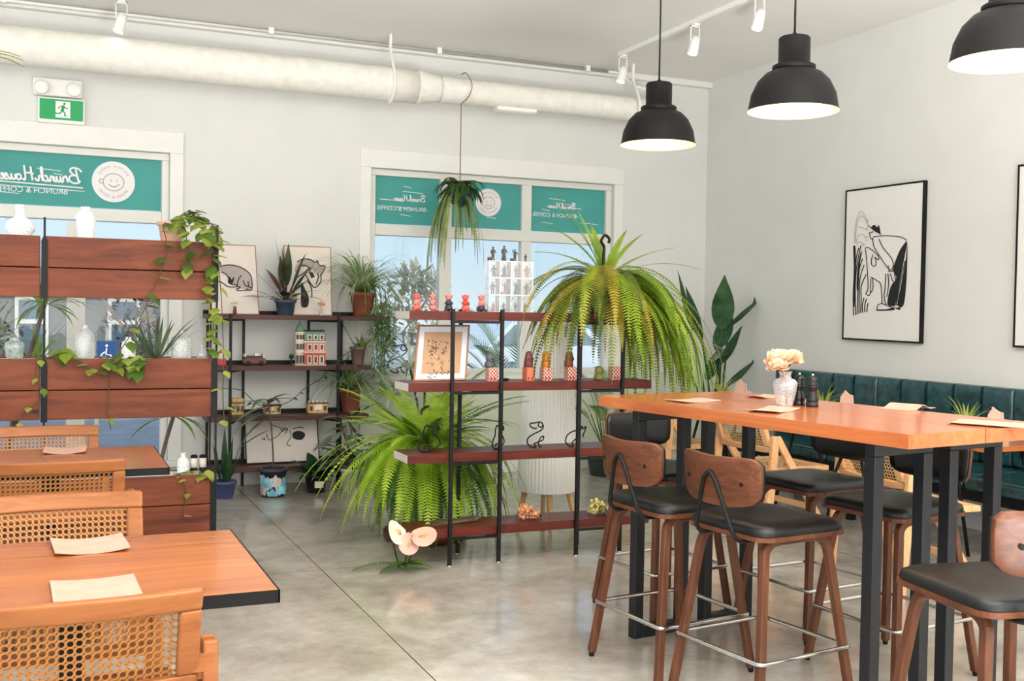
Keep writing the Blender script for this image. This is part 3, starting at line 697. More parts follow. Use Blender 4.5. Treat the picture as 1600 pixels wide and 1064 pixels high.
S = stool('walnut bar stool at far left of the bar tables, its back before the farthest stool', (2.33, 3.69, 0), rad(6))
for lb, l, a in [('walnut bar stool in the middle foreground, wood backrest with black rod fully visible', (2.42, 3.21, 0), 8),
    ('bar stool at far end of the bar tables facing the viewer, black padded back', (2.72, 4.40, 0), -83),
    ('farther of two bar stools on the bench side of the bar tables', (3.21, 3.93, 0), 186),
    ('nearer of two bar stools on the bench side of the bar tables', (3.14, 3.33, 0), 186),
    ('nearest bar stool, cut off at the right edge of the photo', (2.47, 2.20, 0), 80)]:
    dup(S, l, rad(a), lb)
# ---- caned chairs (local front = +x)
def cane_chair(label, loc, rz, wmat='chair_wood', cmat='cane', group='caned wooden chairs'):
    t = thing('cane_chair', label, 'chair', loc, rz, group)
    b = MB(); w, d, z0, z1, e = .50, .46, .425, .458, .055
    b.box((-d/2, -w/2, z0), (-d/2+e, w/2, z1)).box((d/2-e, -w/2, z0), (d/2, w/2, z1)).box((-d/2+e, -w/2, z0), (d/2-e, -w/2+e, z1)).box((-d/2+e, w/2-e, z0), (d/2-e, w/2, z1))
    sf = b.build('seat_frame', wmat, t, bevel=.006)
    MB().add([(-d/2+e-.005, -w/2+e-.005, z1-.006), (d/2-e+.005, -w/2+e-.005, z1-.006), (d/2-e+.005, w/2-e+.005, z1-.006), (-d/2+e-.005, w/2-e+.005, z1-.006)], [(0, 1, 2, 3)]).build('cane_seat', cmat, sf, uvf=uvplane(0, 1))
    # framed, gently curved back
    zb, zt, wb, e = .555, .805, .52, .05
    def P(u, v, off=0): # u -1..1 across, v 0..1 up
        return V((-.255-.09*v-.028*(1-u*u)+off, u*wb/2, zb+(zt-zb)*v))
    b = MB(); n = 14; th = .032
    def strip(u0, u1, v0, v1, off0, off1):
        vs = []; k = n if u1-u0 > 1 else 2
        for i in range(k+1):
            u = u0+(u1-u0)*i/k; vs += [P(u, v0, off0), P(u, v1, off0), P(u, v1, off1), P(u, v0, off1)]
        fs = [(i*4+q, i*4+(q+1) % 4, i*4+4+(q+1) % 4, i*4+4+q) for i in range(k) for q in range(4)]+[(3, 2, 1, 0), (k*4, k*4+1, k*4+2, k*4+3)]
        b.add(vs, fs, 0)
    ev = e/(zt-zb); eu = e*2/wb
    strip(-1, 1, 1-ev, 1, 0, th); strip(-1, 1, 0, ev*.8, 0, th); strip(-1, -1+eu, ev*.8, 1-ev, 0, th); strip(1-eu, 1, ev*.8, 1-ev, 0, th)
    bf = b.build('back_frame', wmat, t, bevel=.008, seg=3)
    vs = []; uvs = []
    for i in range(n+1):
        u = (-1+eu*.9)+(2-1.8*eu)*i/n; vs += [P(u, ev*.7, th*.6), P(u, 1-ev*.9, th*.6)]
    MB().add(vs, [(2*i, 2*i+2, 2*i+3, 2*i+1) for i in range(n)], 0, True).build('cane_back', cmat, bf, uvf=uvplane(1, 2))
    for s in (-1, 1):
        y = s*.285
        b = MB(); b.beam((-.30, y, 0), (-.245, y, .665), .05, .034, (0, 1, 0)).build('rear_leg', wmat, t, bevel=.006)
        b = MB(); b.beam((-.232, y, .655), (.20, y, 0), .048, .030, (0, 1, 0)).build('front_leg', wmat, t, bevel=.006)
        MB().beam((-.235, s*.25, .60), (-.262, s*.25, .60), .04, .04).beam((-.26, y-s*.04, .62), (-.26, y+s*.005, .62), .03, .04).build('back_peg', wmat, t)
    MB().box((.06, -.27, .18), (.09, .27, .215)).build('stretcher', wmat, t, bevel=.004)
    return t
C = cane_chair('nearest caned chair at bottom left, its back cut off by the photo edge', (.055, 2.73, 0), rad(90))
for lb, l, a in [('caned chair across the near dining table, its cane back facing the viewer', (.03, 3.40, 0), -90),
    ('caned chair with its back to the viewer, drawn up to the far dining table', (.03, 4.87, 0), 90),
    ('caned chair beyond the far dining table in front of the planter divider', (-.02, 5.52, 0), -90),
    ('caned chair of which only the top of the back shows at the bottom edge', (.84, 1.80, 0), 86)]:
    dup(C, l, rad(a), lb)
C2 = cane_chair('pale caned chair farthest along the green bench, seen behind the far bar stool', (4.40, 6.93, 0), 0, 'pale_wood', 'pale_cane', 'pale caned chairs along the bench')
for lb, l, a in [('pale caned chair in the middle of the bench row, legs forming an inverted V', (4.42, 5.76, 0), 2), ('pale caned chair nearest along the bench, framed by the bar table legs', (4.22, 4.34, 0), -4)]:
    dup(C2, l, rad(a), lb)
# ---- left dining tables
def dining(label, x1, y0, y1, z=.75):
    t = thing('dining_table', label, 'table', (x1-.6, (y0+y1)/2, 0), 0, 'dining tables on the left'); h = (y1-y0)/2
    MB().box((-.6, -h+.004, z-.030), (.596, h-.004, z)).build('table_top', 'table_wood', t, bevel=.002)
    MB().box((-.6, -h, z-.032), (.6, -h+.004, z-.001)).box((-.6, h-.004, z-.032), (.6, h, z-.001)).box((.596, -h, z-.032), (.6, h, z-.001)).build('edge_band', 'black', t)
    for sx_ in (-.28, .15):
        MB().box((sx_-.03, -.03, .03), (sx_+.03, .03, z-.05)).build('column', 'black_steel', t); MB().box((sx_-.2, -.22, 0), (sx_+.2, .22, .025)).build('base_plate', 'black_steel', t, bevel=.004)
    MB().box((-.45, -.06, z-.05), (.35, .06, z-.032)).build('support', 'black_steel', t)
    return t
dining('dining table nearest the viewer at left, two menus on it', .51, 2.535, 3.275); dining('farther dining table at left by the planter divider, one menu on it', .468, 4.63, 5.372)
# ---- banquette bench along right wall
bq = thing('banquette_bench', 'long dark teal leather bench with channelled back along the right wall', 'bench', (XR, 0, 0))
secs = [(7.41, 6.215), (6.205, 4.985), (4.975, 3.75), (3.74, 2.5)]
for a, c in secs:
    n = 5; b = MB(); w = (a-c)/n
    prof = []
    for i in range(n):
        for k in range(13):
            u = k/12; prof.append((a-w*(i+u), .006*(1-(2*u-1)**8)))
    vs = []; zs = [(.47, 0), (.50, 1), (.92, 1), (.955, .75), (.975, .1)]
    for yy, dp in prof:
        vs += [V((-.085-(dp+.012)*k_+.0, yy, z)) for z, k_ in zs]+[V((-.02, yy, .978)), V((-.02, yy, .47))]
    m_ = len(zs)+2; N = len(prof)
    fs = [(i*m_+k, i*m_+(k+1) % m_, (i+1)*m_+(k+1) % m_, (i+1)*m_+k) for i in range(N-1) for k in range(m_)]+[list(range(m_))[::-1], [(N-1)*m_+k for k in range(m_)]]
    b.add(vs, fs, 0, True); b.build('back_cushion', 'teal_leather', bq)
for a, c in [(7.27, 6.1), (6.09, 4.85), (4.84, 3.6), (3.59, 2.5)]:
    MB().box((-.66, c, .385), (-.09, a, .47)).build('seat_cushion', 'teal_leather', bq, bevel=.028, seg=4)
MB().box((-.62, 2.5, .32), (-.02, 7.25, .388)).build('seat_board', 'black', bq)
for y in (7.05, 5.9, 4.7, 3.6, 2.7):
    for x in (-.58, -.12): MB().box((x-.025, y-.025, 0), (x+.025, y+.025, .32)).build('leg', 'black_steel', bq)
# ---- small tables along the bench
def btable(label, x, y):
    t = thing('bench_table', label, 'table', (x, y, 0), 0, 'small tables along the bench')
    MB().box((-.30, -.34, .722), (.30, .34, .75)).build('table_top', 'table_wood', t, bevel=.002)
    for sy in (-1, 1):
        for sx_ in (-1, 1): MB().tube([(sx_*.07, sy*.24, .722), (sx_*.26, sy*.28, 0.0)], .011, 8).build('leg', 'black_steel', t)
    MB().box((-.1, -.26, .705), (.1, .26, .722)).build('support', 'black_steel', t)
btable('small table at the far end of the bench near the corner plant', 4.80, 6.86); btable('small table at the middle of the bench', 4.82, 5.72); btable('small table at the near end of the bench', 4.80, 4.46)
# ---- planter divider
def planter(label, x0, x1, post_left, post_right=True):
    t = thing('planter_divider', label, 'planter', (x0, 6.87, 0), 0, 'planter dividers'); w = x1-x0; D = .26
    for z0, z1 in ((.0, .37), (.722, 1.097), (1.45, 1.82)):
        b = MB(); zm = (z0+z1)/2
        for y in (0, D-.022):
            b.box((.004, y, z0+.012), (w-.004, y+.022, zm-.003)); b.box((.004, y, zm+.003), (w-.004, y+.022, z1))
        b.box((.004, .022, z0+.012), (.026, D-.022, z1)).box((w-.026, .022, z0+.012), (w-.004, D-.022, z1)); b.box((.004, .022, z0+.012), (w-.004, D-.022, z0+.03))
        pb = b.build('planter_box', 'redwood', t, bevel=.003)
        MB().box((.026, .022, z1-.03), (w-.026, D-.022, z1-.006)).build('liner', 'white_plastic', pb)
    for x in ([0] if post_left else [])+([w] if post_right else []):
        b = MB()
        for y, s in ((-.006, -1), (D-.004, 1)):
            b.box((x-.006, y, 0), (x+.006, y+.010, 1.93))
            for z0, z1 in ((.0, .37), (.722, 1.097), (1.45, 1.82)):
                xa, xb = (x-.018, x+.018) if x < w else (x-.03, x+.008)
                b.prism([(xa, z0), (xb-.012 if 0 else xb, z0), (xb, z1-.03), (xb-.012, z1), (xa+.012, z1), (xa, z1-.03)], -y-.010, -y+.001, 0, Matrix.Rotation(pi/2, 4, 'X'))
        for z in (.36, .73, 1.09, 1.46, 1.81): b.box((x-.004, 0, z-.006), (x+.004, D, z+.006))
        b.build('steel_upright', 'black_steel', t)
planter('three tier redwood planter divider, right section ending by the back shelf', -.02, .968, True)
planter('three tier redwood planter divider, section cut off at the left edge', -1.04, -.040, True, False)
# ---- open shelves
ms = thing('display_shelf', 'free standing display shelf with dark red brown boards in the centre', 'shelf', (1.80, 5.55, 0))
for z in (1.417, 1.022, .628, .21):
    MB().box((0.002, 0, z-.05), (1.53, .25, z)).box((0, .003, z-.047), (.0021, .247, z-.003), 1).build('shelf_board', ['walnut_board', 'white_pot'], ms, bevel=.001)  # pale left end faces: window glare put into the colour
def tripod(par, xs_, yf, xr, yr, h, bars, r=.0095):
    pts = [(x, yf) for x in xs_]+[(xr, yr)]
    for x, y in pts:
        lg = MB().box((x-r, y-r, .006), (x+r, y+r, h)).build('post', 'black_steel', par); MB().cyl((x, y, 0), (x, y, .008), .017, .014, 12).build('foot', 'chrome', lg)
    for z in bars:
        b = MB()
        for i in range(3): p, q = pts[i], pts[(i+1) % 3]; b.beam((p[0], p[1], z), (q[0], q[1], z), .014, .014)
        b.build('cross_bar', 'black_steel', par)
tripod(ms, (.25, .545), -.011, .40, .262, 1.43, (1.358, .963, .57, .152)); tripod(ms, (1.035, 1.325), -.011, 1.18, .262, 1.43, (1.358, .963, .57, .152))
bs = thing('back_shelf', 'dark wood and black steel wall shelf of four boards holding plants and toys', 'shelf', (1.10, 8.25, 0))
for z, w in ((1.364, 1.42), (.973, 1.27), (.586, 1.25), (.195, 1.05)):
    MB().box((0, 0, z-.035), (w, .26, z)).box((0, .26, z-.035), (w, .30, z+.03), 1).build('shelf_board', ['dark_board', 'black'], bs, bevel=.002)
def tripod2(par, xf, xs_, h):
    tripod(par, [x for x in xs_], .315, xf, -.013, h, (1.32, .93, .54, .152), .010)
tripod2(bs, .165, (.04, .315), 1.37); tripod2(bs, .995, (.83, 1.10), 1.37)
# ---- white pleated floor lamp
fl = thing('floor_lamp', 'tall white pleated paper floor lamp on four wooden legs', 'floor lamp', (3.06, 6.42, 0))
n = 46; prof = [(.195, .235), (.198, .30), (.190, .60), (.170, .95), (.150, 1.2), (.138, 1.37)]
b = MB(); vs = []
for r_, z in prof:
    for k in range(n*2): q = 2*pi*k/(n*2); rr_ = r_*(1 if k % 2 else .975); vs.append((rr_*cos(q), rr_*sin(q), z))
N = n*2; b.add(vs, [(i*N+k, i*N+(k+1) % N, (i+1)*N+(k+1) % N, (i+1)*N+k) for i in range(len(prof)-1) for k in range(N)]); b.build('pleated_shade', 'lamp_white', fl)
MB().lathe([(0, .242), (.188, .242), (.188, .25), (0, .25)], n=40).build('base_disc', 'lamp_leg', fl)
for k in range(4):
    q = rad(-108+90*k); MB().cyl((.14*cos(q), .14*sin(q), .245), (.205*cos(q), .205*sin(q), 0), .021, .013, 12).build('leg', 'lamp_leg', fl)
# ================================================================== PLANTS
def pot(par, r0, r1, h, mat, rim=.012, z0=0, c=(0, 0), name='pot', saucer=None):
    MB().lathe([(r0*.9, z0), (r0, z0+.006), (r1*.97, z0+h-.025), (r1+rim*.6, z0+h-.024), (r1+rim*.6, z0+h), (r1-.008, z0+h), (r1-.012, z0+h-.03)], (c[0], c[1], 0), 28).build(name, mat, par)
    MB().lathe([(r1-.011, z0+h-.03), (r1*.5, z0+h-.022), (0, z0+h-.02)], (c[0], c[1], 0), 24, caps=False).build('soil', 'soil', par)
    if saucer: MB().lathe([(saucer*.8, z0), (saucer, z0+.02), (saucer-.005, z0+.02), (saucer*.75, z0+.006), (0, z0+.006)], (c[0], c[1], 0), 24).build('saucer', mat, par)
def fern(par, top, n, L, pl, mats, seed, z=0, e0r=(.2, 1.35), L_jit=.35, pw=.007, seg=34, sector=None, endr=(-1.6, -1.2), power=.6, hang=.2):
    global R
    R = random.Random(seed); b = MB()
    for k in range(n):
        az = 2*pi*(k*.618 % 1)+R.uniform(-.15, .15)
        if sector: az = sector[0]+(sector[1]-sector[0])*R.random()
        e0 = R.uniform(*e0r); l = L*R.uniform(1-L_jit, 1.08); r = R.uniform(0, .05)
        b.frond((r*cos(az), r*sin(az), top), az, e0, R.uniform(*endr), l, pl*R.uniform(.8, 1.1), seg, R.choices(range(len(mats)), [3, 3, 3, 2][:len(mats)])[0], pw, power, .3, None, hang)
    return b
# big fern on the display shelf
t = thing('boston_fern', 'huge drooping fern in a pot on top of the centre display shelf, yellow green', 'fern', (3.07, 5.68, 1.417))
pot(t, .10, .125, .19, 'terracotta')
MB().tube(cr([(-.02, 0, .17), (-.012, .0, .34), (-.005, .01, .40), (-.03, .0, .435), (-.005, 0, .47), (.025, 0, .45), (.02, 0, .425)], 6), .009, 8).build('hanger_hook', 'black', t)
M4 = ['fern_olive', 'fern_mid', 'fern_deep', 'fern_gold']
b = fern(t, .20, 125, .80, .062, M4, 3, e0r=(.1, 1.25), seg=44, pw=.0052)
for az, e0, e1, l in [(2.6, 1.25, .75, .52), (2.9, 1.15, .25, .55), (2.2, 1.3, 1.0, .48), (2.75, 1.2, .9, .62), (3.0, .8, -.1, .5), (.2, 1.1, .5, .42), (0, .75, .1, .55), (-.3, .6, -.3, .62), (.5, 1.2, .7, .4), (1.6, 1.3, .9, .4)]:
    b.frond((0, 0, .2), az, e0, e1, l, .05, 34, R.choice([1, 0, 1]), .007, .9, .35, None, .05)
b.build('foliage', M4, t)
b = fern(t, .20, 90, 1.10, .058, ['fern_lime', 'fern_olive', 'fern_mid'], 4, e0r=(.3, 1.0), sector=(-1.0, 1.0), power=.45, endr=(-1.62, -1.5), L_jit=.35, seg=56, pw=.0055); b.build('trailing_fronds', ['fern_lime', 'fern_olive', 'fern_mid'], t)
# floor fern left of centre on a raised stand
t = thing('boston_fern', 'bright lime fern on a floor stand behind the left of the display shelf', 'fern', (2.16, 6.28, 0))
MB().lathe([(.24, 0), (.26, .02), (.26, .06), (.245, .065), (.2, .05), (0, .05)], n=36).build('round_tray', 'walnut_board', t)
MB().lathe([(.115, .05), (.11, .12), (.085, .34), (.08, .36), (0, .36)], n=28).build('stand', 'metal_grey', t)
pot(t, .10, .15, .22, 'black_pot', z0=.36)
MB().tube(cr([(0, 0, .56), (.0, 0, .68), (.01, 0, .74), (.03, 0, .78), (.01, 0, .82), (-.03, 0, .80), (-.035, 0, .77)], 6), .010, 8).build('hanger_hook', 'black', t)
M4 = ['fern_lime', 'fern_mid', 'fern_lime', 'fern_dark']
b = fern(t, .57, 125, .82, .072, M4, 21, e0r=(.1, 1.2), pw=.0062, seg=42)
b2 = fern(t, .57, 46, .70, .08, M4, 22, e0r=(.6, 1.3), endr=(-.5, .5), power=.9, pw=.0062, seg=38); 
for i, f in enumerate(b2.f): pass
o_ = len(b.v); b.v += b2.v; b.f += [[i+o_ for i in f] for f in b2.f]; b.m += b2.m; b.s += b2.s
for az, l in [(2.7, .85), (3.0, .95), (3.4, .9), (2.9, .78)]: b.frond((0, 0, .57), az, .7, -1.1, l, .045, 30, 0, .007, .8, .3, None, .1)
b.build('foliage', M4, t)
b = fern(t, .57, 70, .66, .06, ['fern_dark', 'fern_mid'], 23, e0r=(-.3, .6), power=.35, endr=(-1.6, -1.5), pw=.0055, seg=40); b.build('lower_fronds', ['fern_dark', 'fern_mid'], t)
# small fern hanging from the duct
t = thing('hanging_fern', 'small dark fern on a cord from the air duct before the centre window', 'fern', (3.10, 8.26, 2.40))
MB().lathe([(.02, -.13), (.07, -.10), (.11, 0), (.105, .02), (.095, .02), (.09, 0), (0, -.01)], n=24).build('pot', 'teal_pot', t)
zt = 3.225-2.40-.11
MB().tube([(0, 0, 0), (0, 0, zt)]+cr([(0, 0, zt), (.03, -.10, zt+.05), (.04, -.135, zt+.14), (.01, -.08, zt+.235), (0, .0, zt+.24)], 5)[1:], .0045, 6).build('cord', 'rope', t)
b = fern(t, .03, 60, .26, .045, ['hang_dark', 'fern_dark', 'hang_dark'], 31, e0r=(.1, 1.4), seg=22, pw=.006, power=1.)
b.build('foliage', ['hang_dark', 'fern_dark', 'hang_dark'], t)
b = MB()
for k in range(44):
    az = R.uniform(0, 6.28); b.frond((.05*cos(az)-.03, .05*sin(az), .02), az, .9, -1.57, R.uniform(.35, .74), .026, 34, 0 if R.random() < .8 else 1, .005, .13, .1, None, .5)
b.build('trailing_strands', ['hang_pale', 'hang_dark'], t)
def straps(b, c, n, L, W, e0=(.4, 1.4), droop=(1.2, 2.4), mat=(0,), prof='strap', seg=8, seed=1, jit=.3, sector=(0, 2*pi), r0=.02, fold=.18):
    rr = random.Random(seed); c = V(c)
    for k in range(n):
        az = sector[0]+(sector[1]-sector[0])*((k*.618+rr.random()*.1) % 1)
        b.leaf(c+V((r0*cos(az), r0*sin(az), 0)), az, rr.uniform(*e0), L*rr.uniform(1-jit, 1+jit*.5), W*rr.uniform(.8, 1.1), rr.uniform(*droop), prof, seg, rr.choice(mat), fold)
    return b
def spider_plant(label, loc, potspec, n, L, W, seed, mats=('spider', 'spider_green'), trail=0, group=None, nm='spider_plant'):
    t = thing(nm, label, 'potted plant', loc, 0, group); pot(t, *potspec)
    h = potspec[2]; b = MB(); straps(b, (0, 0, h-.02), n, L, W, (.5, 1.45), (1.5, 2.9), (0, 0, 1), 'strap', 9, seed)
    b.clamp(y=.22).build('leaves', list(mats), t)
    if trail:
        b = MB(); rr = random.Random(seed+9)
        for k in range(trail):
            az = rr.uniform(-1.2, .9); l = rr.uniform(.35, .85); p = [(0, 0, h), (.16*cos(az), .10*sin(az), h+.05), (.2*cos(az), .12*sin(az), h-.15), (.2*cos(az)+rr.uniform(-.04, .04), .12*sin(az), h-l)]
            b.tube(cr(p, 5), .0025, 4, 1)
            for q in range(4): 
                z = h-l*(.3+.7*q/3); straps(b, (.2*cos(az)+rr.uniform(-.03, .03), .12*sin(az), z), 15, .14, .009, (-.4, 1.2), (.8, 2.), (0, 1), 'strap', 5, seed+k*7+q)
        b.clamp(y=.22).build('trailing_plantlets', list(mats), t)
    return t
spider_plant('pale spider plant in terracotta pot at right end of the top wall shelf', (2.33, 8.40, 1.364), (.075, .10, .19, 'terracotta'), 150, .62, .015, 41, trail=16)
spider_plant('green spider plant in terracotta pot on third wall shelf', (2.24, 8.40, .586), (.065, .085, .19, 'terracotta'), 95, .46, .015, 43, ('spider_green', 'spider'))
t = thing('trailing_plant', 'small taupe pot with trailing vine at right end of second wall shelf', 'potted plant', (2.29, 8.38, .973)); pot(t, .045, .06, .145, 'brown_pot')
b = MB(); straps(b, (.03, 0, .14), 16, .14, .02, (.2, 1.2), (.6, 1.6), (0, 1), 'lance', 5, 5); b.build('leaves', ['spider_green', 'pothos'], t)
b = MB(); b.tube(cr([(-.03, -.06, .14), (-.10, -.08, .24), (-.17, -.10, .36), (-.18, -.1, .42)], 5), .003, 5)
b.tube(cr([(-.03, -.06, .14), (-.12, -.14, .10), (-.24, -.16, .02), (-.34, -.17, -.10), (-.46, -.17, -.17), (-.60, -.17, -.28), (-.80, -.17, -.30), (-.95, -.17, -.18), (-1.12, -.17, -.17)], 5), .003, 5)
b.build('vine_stems', 'dark_leaf', t); b = MB()
for p, az in [((-.36, -.17, -.11), 2), ((-.30, -.17, -.08), 4.5), ((-.55, -.17, -.24), 5), ((-.66, -.17, -.30), 1.2), ((-.87, -.17, -.27), 4), ((-.5, -.17, -.2), 1)]: b.leaf(p, az, -.2, .06, .025, .4, 'oval', 4)
b.build('vine_leaves', 'dark_leaf', t)
# calathea in slate pot
t = thing('calathea_plant', 'dark patterned upright plant in slate blue pot on top wall shelf', 'potted plant', (1.70, 8.36, 1.364)); pot(t, .062, .078, .12, 'slate_pot')
b = MB(); rr = random.Random(5)
for az, e, l, w, d, m_ in [(3.0, 1.42, .50, .045, .12, 1), (2.6, 1.5, .40, .05, .1, 1), (1.0, 1.52, .42, .075, .1, 0), (0, 1.45, .34, .07, .1, 0), (.3, 1.25, .38, .05, .2, 0), (-.1, 1.05, .36, .05, .2, 1), (.1, 1.2, .40, .04, .1, 0), (3.1, .8, .36, .022, .2, 1), (3.2, .45, .30, .04, .9, 1), (3.0, .25, .34, .035, .7, 0), (3.4, .3, .28, .04, 1., 0), (-.2, .55, .28, .05, .9, 0), (0, .3, .30, .05, 1.2, 1), (.4, .75, .3, .06, .5, 0), (-1.5, .6, .24, .05, 1.6, 0), (-1.2, .5, .26, .05, 1.4, 0), (-1.9, .7, .22, .05, 1.5, 0), (-.6, 1.0, .34, .06, .4, 0), (1.5, 1.1, .4, .06, .3, 0), (2.0, .9, .35, .05, .5, 1)]:
    p = V((rr.uniform(-.02, .02), rr.uniform(-.02, .02), .10)); d_ = V((cos(e)*cos(az), cos(e)*sin(az), sin(e))); q = p+d_*l*.32
    b.tube([p, q], .004, 5, 1); b.leaf(q, az, e, l*.78, w, d, 'lance', 7, m_, .12)
b.build('leaves', ['calathea', 'calathea_red'], t)
# floor pots below the wall shelf
t = thing('snake_plant', 'snake plant with upright dark leaves in a blue violet floor pot', 'potted plant', tuple(at(351, 778, Z=0))); pot(t, .062, .082, .13, 'blue_pot')
b = MB()
for az, e, l, w in [(2.8, 1.42, .40, .05), (.5, 1.45, .36, .05), (0, 1.3, .30, .05), (3.4, 1.35, .33, .06), (1.5, 1.5, .42, .05), (-.3, 1.2, .32, .045), (-1.2, 1.45, .26, .055)]: b.leaf((.02*cos(az), .02*sin(az), .10), az, e, l, w, .05, 'lance', 6, 0, .25)
b.build('leaves', 'dark_leaf', t)
t = thing('potted_avocado', 'tall thin plant with long drooping leaves in a pot painted with blue flowers', 'potted plant', tuple(at(427, 775, Z=0))); pot(t, .085, .098, .215, 'navy_toy')
b = MB(); rr = random.Random(3)
for k in range(26):
    q = k*.618*2*pi; z = rr.uniform(.02, .16); r = .0885+.013*z/.2+.0005
    pl_ = [(r+.001)*1. for _ in range(1)]
    vs = []; 
    for j in range(12):
        a = 2*pi*j/12; k_ = .042*(1+.25*sin(5*a)); aa = q+k_*cos(a)/r; zz = min(.182, max(.012, z+k_*sin(a))); rz_ = .087+.0128*zz/.215; vs.append(((rz_+.002+.0003*k)*cos(aa), (rz_+.002+.0003*k)*sin(aa), zz))
    b.add(vs, [tuple(range(12))], k % 2)
b.build('painted_flowers', ['blue_paint', 'white_pot'], t)
b = MB(); b.tube(cr([(0, 0, .19), (-.01, 0, .40), (-.03, .01, .62), (-.05, .01, .72)], 4), .006, 6, 1)
for z, az, e, l, w, d in [(.70, 3.1, .3, .30, .05, 1.3), (.70, 2.8, .1, .26, .045, 1.2), (.68, 3.5, -.1, .36, .06, 1.0), (.66, 2.9, -.3, .34, .06, .9), (.6, 3.3, -.5, .30, .06, .8), (.72, .3, .5, .22, .05, .9), (.72, -.4, .3, .24, .05, .8), (.70, 1.0, .4, .2, .05, .8), (.58, 0, .1, .24, .065, .5), (.55, .3, -.3, .14, .07, .3), (.72, -1.4, .4, .24, .05, 1.2), (.72, -2.2, .3, .3, .055, 1.3), (.64, -2.8, -.2, .34, .06, .9), (.5, 3.1, -.4, .3, .055, .6)]:
    b.leaf((-.04, .01, z), az, e, l, w, d, 'lance', 6, 0, .15)
b.build('leaves', ['grey_leaf', 'stem'], t)
t = thing('leafy_floor_plant', 'low broad leaved plant in a black pot with a white sticker', 'potted plant', tuple(at(494, 769, Z=0))); pot(t, .066, .08, .14, 'black_pot')
MB().lathe([(.0755, .05), (.0785, .095)], n=24, caps=False).build('white_label', 'paper', t) if 0 else MB().add([(.0795*cos(a)-.0, .0795*sin(a), z) for a in (-1.95, -1.75, -1.5, -1.25, -1.05) for z in (.045, .095)], [(2*i, 2*i+2, 2*i+3, 2*i+1) for i in range(4)]).build('sticker', 'paper', t)
b = MB(); straps(b, (0, 0, .13), 17, .26, .10, (.2, 1.1), (.8, 1.7), (0,), 'lance', 6, 8, .25); b.build('leaves', 'dark_leaf', t)
t = thing('bushy_floor_plant', 'dusky broad plant in a white floor pot left of the lime fern', 'potted plant', tuple(at(552, 769, Z=0))); pot(t, .085, .10, .19, 'white_pot')
b = MB(); rr = random.Random(9)
for k in range(46):
    az = rr.uniform(0, 6.28); z = rr.uniform(.2, .62); r = rr.uniform(.02, .12); p = V((r*cos(az)-.05, r*sin(az), z)); b.tube([(0, 0, .17), p*.6+V((0, 0, .08)), p], .003, 4, 1); b.leaf(p, az, rr.uniform(-.2, .8), rr.uniform(.14, .24), .065, 1.2, 'oval', 5, 0)
for k in range(40): a = rr.uniform(0, 6.28); b.tube([(0.03*cos(a), .03*sin(a), .18), (.07*cos(a), .07*sin(a), rr.uniform(.24, .34))], .003, 4, 1)
b.build('leaves', ['grey_leaf', 'moss'], t)
# palms and friends behind the display shelf
def palm(name, label, loc, potspec, fr, seed, mats=('palm',), pl=.22, pw=.010, seg=22):
    t = thing(name, label, 'potted plant', loc); pot(t, *potspec); h = potspec[2]; b = MB(); global R
    R = random.Random(seed)
    for az, e0, e1, L, m_ in fr:
        stem = V((.03*cos(az), .03*sin(az), h-.02)); q = stem+V((cos(e0)*cos(az), cos(e0)*sin(az), sin(e0)))*L*.45
        b.tube([stem, q], .006, 5, m_); b.frond(q, az, e0, e1, L*.6, pl, seg, m_, pw, 1.1, .75, m_, .12)
    b.build('fronds', list(mats), t); return t
palm('feather_palm', 'feathery palm with long arching fronds before the centre window', tuple(at(806, 712, Z=0)+V((0, .0, 0))), (.13, .17, .30, 'black_pot'),
     [(2.7, 1.25, .2, 1.25, 0), (3.0, 1.1, -.1, 1.25, 0), (2.4, 1.35, .5, 1.35, 0), (3.3, .9, -.3, 1.0, 0), (3.0, 1.35, .3, 1.35, 1), (-2.6, 1.2, 0, 1.1, 0), (-2.0, 1.2, .0, .9, 1), (1.0, 1.3, .4, 1.2, 0), (.2, 1.2, .2, 1.1, 0), (3.5, 1.3, .1, 1.0, 1), (2.2, 1.2, .2, 1.2, 1), (2.8, .9, -.4, .95, 0), (-2.8, .75, -.5, .85, 0), (2.95, .6, -.5, .8, 0), (2.5, .8, -.3, .9, 0), (-2.3, .9, -.3, .8, 0), (3.2, 1.0, -.2, 1.1, 0)], 51, ('palm', 'silver'))
palm('small_palm', 'small palm in a dark green pot against the back wall', tuple(at(948, 742, Z=0)), (.15, .19, .24, 'green_pot'),
     [(2.9, 1.2, -.4, .75, 0), (3.3, 1.0, -.6, .7, 0), (2.6, 1.35, .2, .85, 0), (.2, 1.2, -.3, .7, 0), (1.2, 1.35, .3, .8, 0), (-.6, 1.1, -.4, .7, 0), (3.1, 1.4, .0, .9, 0), (-2.4, 1.2, -.3, .6, 0), (-1.4, 1.25, -.3, .6, 0)], 53, ('palm',), .13, .007)
t = thing('cordyline_plant', 'variegated spiky plant behind the lime fern near the wall shelf end', 'potted plant', (2.78, 8.15, 0)); pot(t, .11, .14, .26, 'black_pot')
b = MB()
for p, s_ in (((-.12, 0, .95), 6), ((.02, .05, .78), 7), ((-.28, -.03, .74), 8), ((.18, 0, .66), 9)):
    b.tube([(0, 0, .24), V(p)*.5+V((0, 0, .2)), p], .010, 6, 1); straps(b, p, 26, .34, .035, (-.1, 1.3), (.5, 1.6), (0, 0, 2), 'lance', 6, s_)
b.build('leaves', ['silver', 'dark_leaf', 'drac'], t)
t = thing('bird_of_paradise', 'tall bird of paradise plant with paddle leaves in the far right corner', 'potted plant', (5.27, 7.74, 0)); pot(t, .17, .20, .32, 'green_pot')
b = MB()
